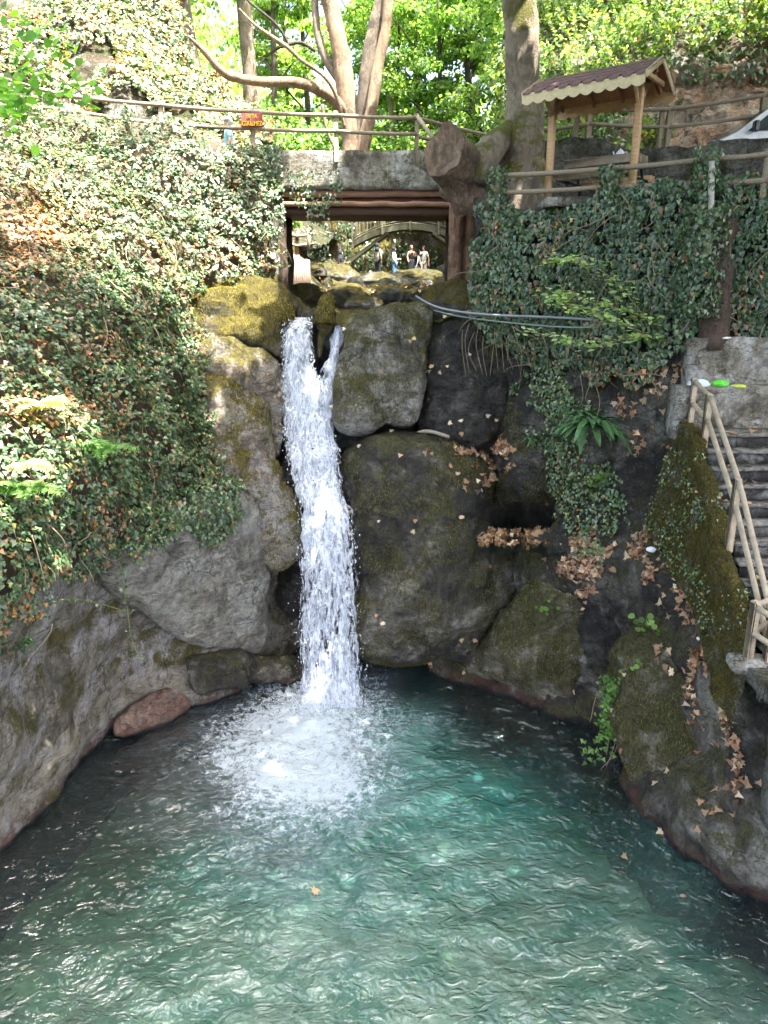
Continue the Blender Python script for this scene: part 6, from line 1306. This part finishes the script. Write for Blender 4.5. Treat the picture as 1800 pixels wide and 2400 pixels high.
# ================================================================== TREES
def in_view(p, m=60):
    x, y = proj(p); return (x > -m) & (x < 1800 + m) & (y > -m) & (y < 2400 + m) & (p[..., 1] > 0)
GREENS = [(.09, .17, .058), (.14, .24, .072), (.20, .29, .09), (.06, .125, .05), (.27, .35, .13)]
def tree(name, base, H, lean, r0, crown, nl, label, seed, mat, leafw, size=.2, group=None, forks=4, crown_lo=.3, flat=1.0, catg='tree', n_clump=46):
    g = np.random.default_rng(seed); base = np.array(base, float); top = base + np.array([lean[0], lean[1], H]); root = empty(name, base, label, catg, group)
    c = curve([base - [0, 0, .5], base * .65 + top * .35 + g.normal(size=3) * [.25, .25, 0], base * .3 + top * .7 + g.normal(size=3) * [.35, .35, 0], top], 6)
    parts = [tube(c, np.linspace(r0 * 1.25, r0 * .3, len(c)), 9, .15, seed)]; tips = []
    for i in range(forks * 2):
        t = g.uniform(crown_lo, .95); p = c[int(t * (len(c) - 1))]; a = g.uniform(0, 2 * np.pi); L = crown * g.uniform(.5, 1.1)
        e = p + np.array([math.cos(a) * L, math.sin(a) * L, L * g.uniform(.2, .9)]); mdl = (p + e) / 2 + g.normal(size=3) * .2 + [0, 0, .15 * L]
        parts.append(tube(curve([p, mdl, e], 4), np.linspace(r0 * .35, r0 * .08, 9), 6, .1, i)); tips.append(e); tips.append(mdl)
    mk('trunk', *cat(*parts), mat, root)
    cc = []
    for i in range(n_clump):
        if i < len(tips): cc.append(tips[i])
        else:
            v = g.normal(size=3); v /= np.linalg.norm(v); v *= g.random() ** .4; t = g.uniform(crown_lo, 1.02); cc.append(base * (1 - t) + top * t + v * crown * np.array([1, 1, flat * .7]) * (1.1 - .5 * t))
    cc = np.array(cc); j = g.integers(0, len(cc), nl); cr_ = crown * g.uniform(.16, .36, len(cc))
    d = g.normal(size=(nl, 3)); d /= np.linalg.norm(d, axis=1)[:, None]; d *= (g.random(nl) ** .5)[:, None]
    ps = cc[j] + d * cr_[j][:, None] * np.array([1.15, 1.15, .55]); nr = d * .6 + np.array([0, 0, .7])
    shade = g.uniform(.75, 1.3, len(cc))[j][:, None]
    leaves('crown', ps, nr, size, pick(nl, GREENS, leafw, seed) * shade, 'oval', M_tree, root, tilt=.55, down=.25, seed=seed)
    return root
WB = (2, 5, 6, 1, 4); WD = (5, 4, 2, 4, .5); WM = (4, 5, 4, 2, 1)
def gz(X, Y): return float(hillz(np.array(float(X)), np.array(float(Y))))
T_ = [  # photo x, distance, height, lean, radius, crown, leaves, mat, weights, label
 (390, 33, 15, (-.6, 0), .32, 3.2, 5000, M_barkd, WM, 'ivy dark tree leaning at the top of the left hillside'),
 (505, 34, 16, (-1.8, 0), .28, 3.0, 4500, M_bark3, WB, 'slim leaning pale trunk, second from the left behind the path'),
 (588, 36, 17, (0, 0), .33, 3.2, 4500, M_bark, WB, 'straight bare trunk rising just above the maroon sign'),
 (640, 54, 15, (.5, 0), .2, 4.0, 6500, M_barkd, WB, 'yellow green tree in the sun left of the forked plane tree'),
 (720, 57, 15, (.3, 0), .22, 4.2, 7000, M_barkd, WB, 'bright tree directly behind the forked plane tree'),
 (905, 54, 18, (.1, 0), .2, 3.4, 4000, M_bark3, WB, 'slender pale sapling trunk standing right of the forked plane tree'),
 (978, 56, 18, (.0, 0), .22, 3.4, 4000, M_bark3, WM, 'slender pale trunk just right of the bridge end post'),
 (850, 58, 15, (.3, 0), .22, 4.5, 8000, M_barkd, WB, 'tall sunlit tree far behind the bridge'),
 (960, 60, 14, (.3, 0), .22, 4.2, 8000, M_barkd, WM, 'bushy green tree behind the bridge right of centre'),
 (1040, 53, 15, (-.6, 0), .2, 3.8, 7500, M_barkd, WM, 'feathery green tree left of the massive trunk'),
 (1120, 52, 15, (-.9, .2), .3, 4.2, 7500, M_barkd, WM, 'dark forked tree beside the massive trunk'),
 (1160, 46, 16, (.6, 0), .22, 4.0, 7500, M_barkd, WM, 'tree with dark wavy stems behind the massive trunk'),
 (1310, 44, 15, (.3, 0), .22, 4.2, 8000, M_barkd, WM, 'green tree behind the shelter roof'),
 (1360, 36, 13, (.8, 0), .2, 3.4, 6500, M_barkd, WM, 'tree with thin dark trunk on the hill above the shelter'),
 (1470, 42, 14, (.5, 0), .2, 4.0, 7000, M_barkd, WB, 'lighter green tree high on the right hill'),
 (1600, 38, 12, (.5, 0), .2, 3.6, 6500, M_barkd, WD, 'dark leafy tree at the top of the right hill'),
 (1740, 36, 12, (.5, 0), .2, 3.6, 6500, M_barkd, WD, 'dense tree at the upper right corner'),
 (930, 57, 19, (.4, 0), .12, 2.2, 1500, M_barkd, WM, 'thin dark trunk between the two pale trunks behind the bridge'),
 (1015, 55, 18, (-.5, 0), .13, 2.2, 1500, M_barkd, WM, 'thin dark trunk left of the feathery tree'),
 (1085, 56, 19, (.6, 0), .13, 2.2, 1500, M_barkd, WM, 'thin leaning trunk just left of the massive trunk'),
 (670, 58, 18, (.3, 0), .12, 2.0, 1300, M_bark3, WB, 'thin pale trunk under the long low branch'),
 (1280, 40, 15, (.2, 0), .11, 2.0, 1300, M_bark3, WM, 'thin pale trunk behind the left end of the shelter roof'),
 (1420, 38, 14, (-.3, 0), .11, 2.0, 1300, M_barkd, WM, 'thin dark trunk above the middle of the shelter roof'),
 (250, 38, 14, (.2, 0), .2, 3.4, 5500, M_barkd, WM, 'dull green tree at the top left above the ivy hillside'),
 (110, 35, 12, (.2, 0), .2, 3.2, 5500, M_barkd, WM, 'leafy tree at the top left corner'),
]
for i, (x, Y, H, ln, r, cw, nl, mt, wt, lb) in enumerate(T_):
    X = float(P(x, 300, Y)[0]); z = gz(X, Y)
    if x < 420: z = float(P(x, 90, Y)[2])
    if x > 1330: z = max(z, float(P(x, 120, Y)[2]) - 1)
    tree('tree', (X, Y, z), H, ln, r, cw, nl, lb, 500 + i, mt, wt, size=.17 + .0022 * Y, crown_lo=.45 if r > .27 else .12, forks=5, group=None)
# far wood closing the view
def farwood():
    g = np.random.default_rng(909); n = 60000; a = g.uniform(-.62, .62, n); Y = g.uniform(62, 100, n); X = a * Y
    cl = vn(np.stack([X * .18, Y * .18, X * 0], 1)) ; z = np.array([float(q_) for q_ in hillz(X, Y)]) + g.random(n) ** 1.0 * (8.5 + 5 * cl)
    keep = fbm(np.stack([X, Y, z], 1) * .33, 3, 8) > -.15; ps = np.stack([X, Y, z], 1)[keep]; m_ = len(ps)
    stuff(leaves('far_wood', ps, g.normal(size=(m_, 3)) * .5 + [0, 0, .6], .55, pick(m_, GREENS, (3, 5, 5, 2, 3), 5), 'oval', M_tree, tilt=.6, down=.2, seed=5), 'distant sunlit wood closing the view behind the trees', 'wood')
farwood()
# understory behind the bridge
for k, (x0, x1, Y, h, n) in enumerate(((540, 700, 27, 1.6, 5000), (600, 780, 52, 3.6, 8000), (820, 1010, 53, 3.6, 9000), (1000, 1170, 52, 3.6, 9000), (1180, 1420, 26, 2.2, 7000))):
    g = np.random.default_rng(700 + k); x = g.uniform(x0, x1, n); YY = Y + g.normal(size=n) * 1.0; X = P(x, 300, YY)[:, 0]; zb = max(12.0, 11.8 + .1 * (Y - 30)) - .6 + (2.6 if Y > 50 else 0)
    cl = vn(np.stack([X * .9, YY * .9, X * 0 + k], 1)); z = zb + g.random(n) * h * (1 + .6 * cl)
    stuff(leaves('undergrowth', np.stack([X, YY, z], 1), np.tile([0, -.4, .8], (n, 1)), .14 if Y < 40 else .3, pick(n, GREENS, (4, 5, 3, 2, 1), k), 'oval', M_tree, tilt=.6, down=.3, seed=k), ['leafy bushes behind the man on the path', 'sunny bushes left of the forked plane tree', 'bushes behind the right half of the bridge', 'ferny undergrowth left of the massive trunk', 'green undergrowth behind the upper railing'][k], 'bushes')

# unseen canopy added as plane tree crowns, shades the gorge except for sun gaps
def sun_gap(T, r): return (np.array(T, float), r)  # clear shaft towards the sun, cut through the added canopy
LIT = [sun_gap(P(x, y, Y), r) for x, y, Y, r in (
    (330, 120, 25, 2.0), (200, 170, 24, 1.2), (420, 260, 23.5, 1.3), (520, 420, 19.6, 1.2), (360, 420, 18.5, .9), (610, 430, 19.8, .7), (60, 330, 18.5, 1.3), (180, 500, 16.5, .8), (330, 560, 17.2, .8), (470, 590, 18.3, .8), (560, 560, 18.9, .5), (390, 700, 16.6, .7), (250, 640, 15.0, .6), (160, 880, 12.8, .55), (60, 960, 11.2, .6), (30, 1120, 10.4, .5), (140, 930, 12, .5),
    (250, 300, 19.8, 1), (450, 500, 18.8, .8), (250, 430, 18, .8), (120, 390, 17, .8), (420, 630, 17.8, .5), (540, 370, 19.9, .8), (30, 430, 15.8, .6), (480, 690, 17.3, .5), (600, 640, 18, .4), (560, 800, 16.9, .35), (470, 950, 15.9, .3), (690, 640, 21.2, .9), (700, 560, 23.5, .9), (752, 1230, 15.95, .30), (735, 900, 17.3, .3), (735, 1640, 15.2, .28), (630, 1850, 13.0, .3), (830, 640, 27, .9), (880, 650, 32, 1.1), (985, 655, 34, 1.1), (770, 690, 20, .5), (900, 700, 20, .35), (1300, 210, 17.5, .35), (290, 1600, 14.0, .22),
    (800, 150, 24.5, 1.2), (620, 190, 23, .9), (1000, 2180, 8.6, .0), (350, 330, 19.8, .7), (180, 270, 20.5, 1.0), (1500, 60, 29, 3.5), (1330, 120, 28, 2.5), (1700, 100, 26, 2.5), (1660, 240, 23.5, .35), (1225, 150, 19, .5), (830, 250, 24.4, .8))]
LIT = [(T, r * (1.85 if T[0] < -2.6 and T[2] > 4 else 1)) for T, r in LIT]
g = np.random.default_rng(4242)
def shade_over(parent, spots, seed):  # added unseen leaf clumps, set sunward of chosen spots to darken them
    g = np.random.default_rng(seed); out = []
    for x, y, Y, r, n in spots:
        T = P(x, y, Y); T = T if T[2] > 0 else P(x, y, float(Yz(x, y, 0))); t = (max(21.5, 13.5 + .47 * T[1]) - T[2]) / SUN[2]
        q_ = T + SUN * (t + g.uniform(0, 3.5, n))[:, None]; a = g.uniform(0, 2 * np.pi, n); rr = r * g.random(n) ** .5 * (1 + .25 * vn(np.c_[np.cos(a) * 2, np.sin(a) * 2, a * 0 + x], 3))
        out.append(q_ + np.stack([rr * np.cos(a), rr * np.sin(a), 0 * a], 1))
    ps = np.vstack(out); ps = ps[~in_view(ps, 120)]
    leaves('crown', ps, np.tile([0, 0, 1.0], (len(ps), 1)), .26, pick(len(ps), GREENS, (3, 5, 4, 1, 1), seed), 'oval', M_tree, parent, tilt=.35, down=.1, seed=seed)
shade_over(ms, [(120, 720, 13.2, 1.2, 500), (40, 800, 11.8, 1.0, 380), (380, 860, 15.4, .7, 260), (440, 900, 15.8, .6, 200), (260, 1090, 13.2, 1.0, 380), (300, 400, 18.8, .6, 150), (610, 440, 19.9, .5, 120), (560, 290, 20.5, .7, 260), (591, 282, 19.8, .5, 260), (950, 540, 45.3, 3.2, 900), (860, 540, 45.3, 2.5, 600), (1560, 250, 23.5, 1.6, 900), (1750, 250, 23, 1.6, 900), (560, 500, 19.2, .4, 90)], 61)
def canopy(parent, cx, cy, rx, ry, n, seed, zlo=19.5):  # unseen leaf layer added for dappled shade, cleared along the sun gaps
    g = np.random.default_rng(seed); nc = n // 26; X = cx + rx * g.uniform(-1, 1, nc); Y = cy + ry * g.uniform(-1, 1, nc); ok = ((X - cx) / rx) ** 2 + ((Y - cy) / ry) ** 2 < 1; X = X[ok]; Y = Y[ok]
    Z = np.maximum(zlo, 9 + .47 * Y + 1.5) + g.random(len(X)) * 5.0
    C = np.stack([X, Y, Z], 1); j = g.integers(0, len(C), n); ps = C[j] + g.normal(size=(n, 3)) * np.array([.62, .62, .3])
    keep = np.ones(n, bool)
    for T, r in LIT:
        if r <= 0: continue
        v = ps - T; d = np.linalg.norm(v - (v @ SUN)[:, None] * SUN, axis=1); keep &= d > r * (1 + (.25 if r > .5 else .6) * vn(ps * 1.9, 5))
    keep &= ~in_view(ps, 120); ps = ps[keep]
    leaves('crown', ps, np.tile([0, 0, 1.0], (len(ps), 1)), .32, pick(len(ps), GREENS, (3, 5, 4, 1, 1), seed), 'oval', M_tree, parent, tilt=.35, down=.1, seed=seed)
canopy(bt, 8, 8, 9.5, 15, 85000, 1, 18.5)
canopy(bt, 10, 24, 9, 7, 22000, 4)
canopy(ms, -3, 14, 6, 10, 7000, 2)

# ---- leafy branch hanging in from the upper left, close to the camera
br = empty('overhanging_branch', P(-40, 150, 8.2), 'bright green leafy twigs reaching in at the upper left, close to the viewer', 'branch'); g = np.random.default_rng(81)
for k, l in enumerate(([(-60, 20, 8.2), (40, 60, 8.2), (110, 90, 8.1), (150, 130, 8.1)], [(-60, 60, 8.2), (30, 110, 8.1), (100, 170, 8.0), (180, 210, 8.0), (215, 245, 8.0)], [(-60, 130, 8.2), (40, 190, 8.0), (110, 215, 8.0)], [(-60, 180, 8.2), (20, 230, 8.0), (50, 290, 8.0)])):
    c = curve([P(x, y, Y) for x, y, Y in l], 10); mk('twig', *tube(c, .006, 5), M_vine, br)
    n = 60; i = g.integers(8, len(c), n); ps = c[i] + g.normal(size=(n, 3)) * np.array([.09, .12, .07])
    leaves('leaves', ps, np.tile([0, -.5, .8], (n, 1)), .085, pick(n, [(.16, .34, .04), (.22, .42, .05), (.10, .24, .04)], (3, 3, 2), k), 'round', M_tree, br, tilt=.4, down=.5, seed=k)
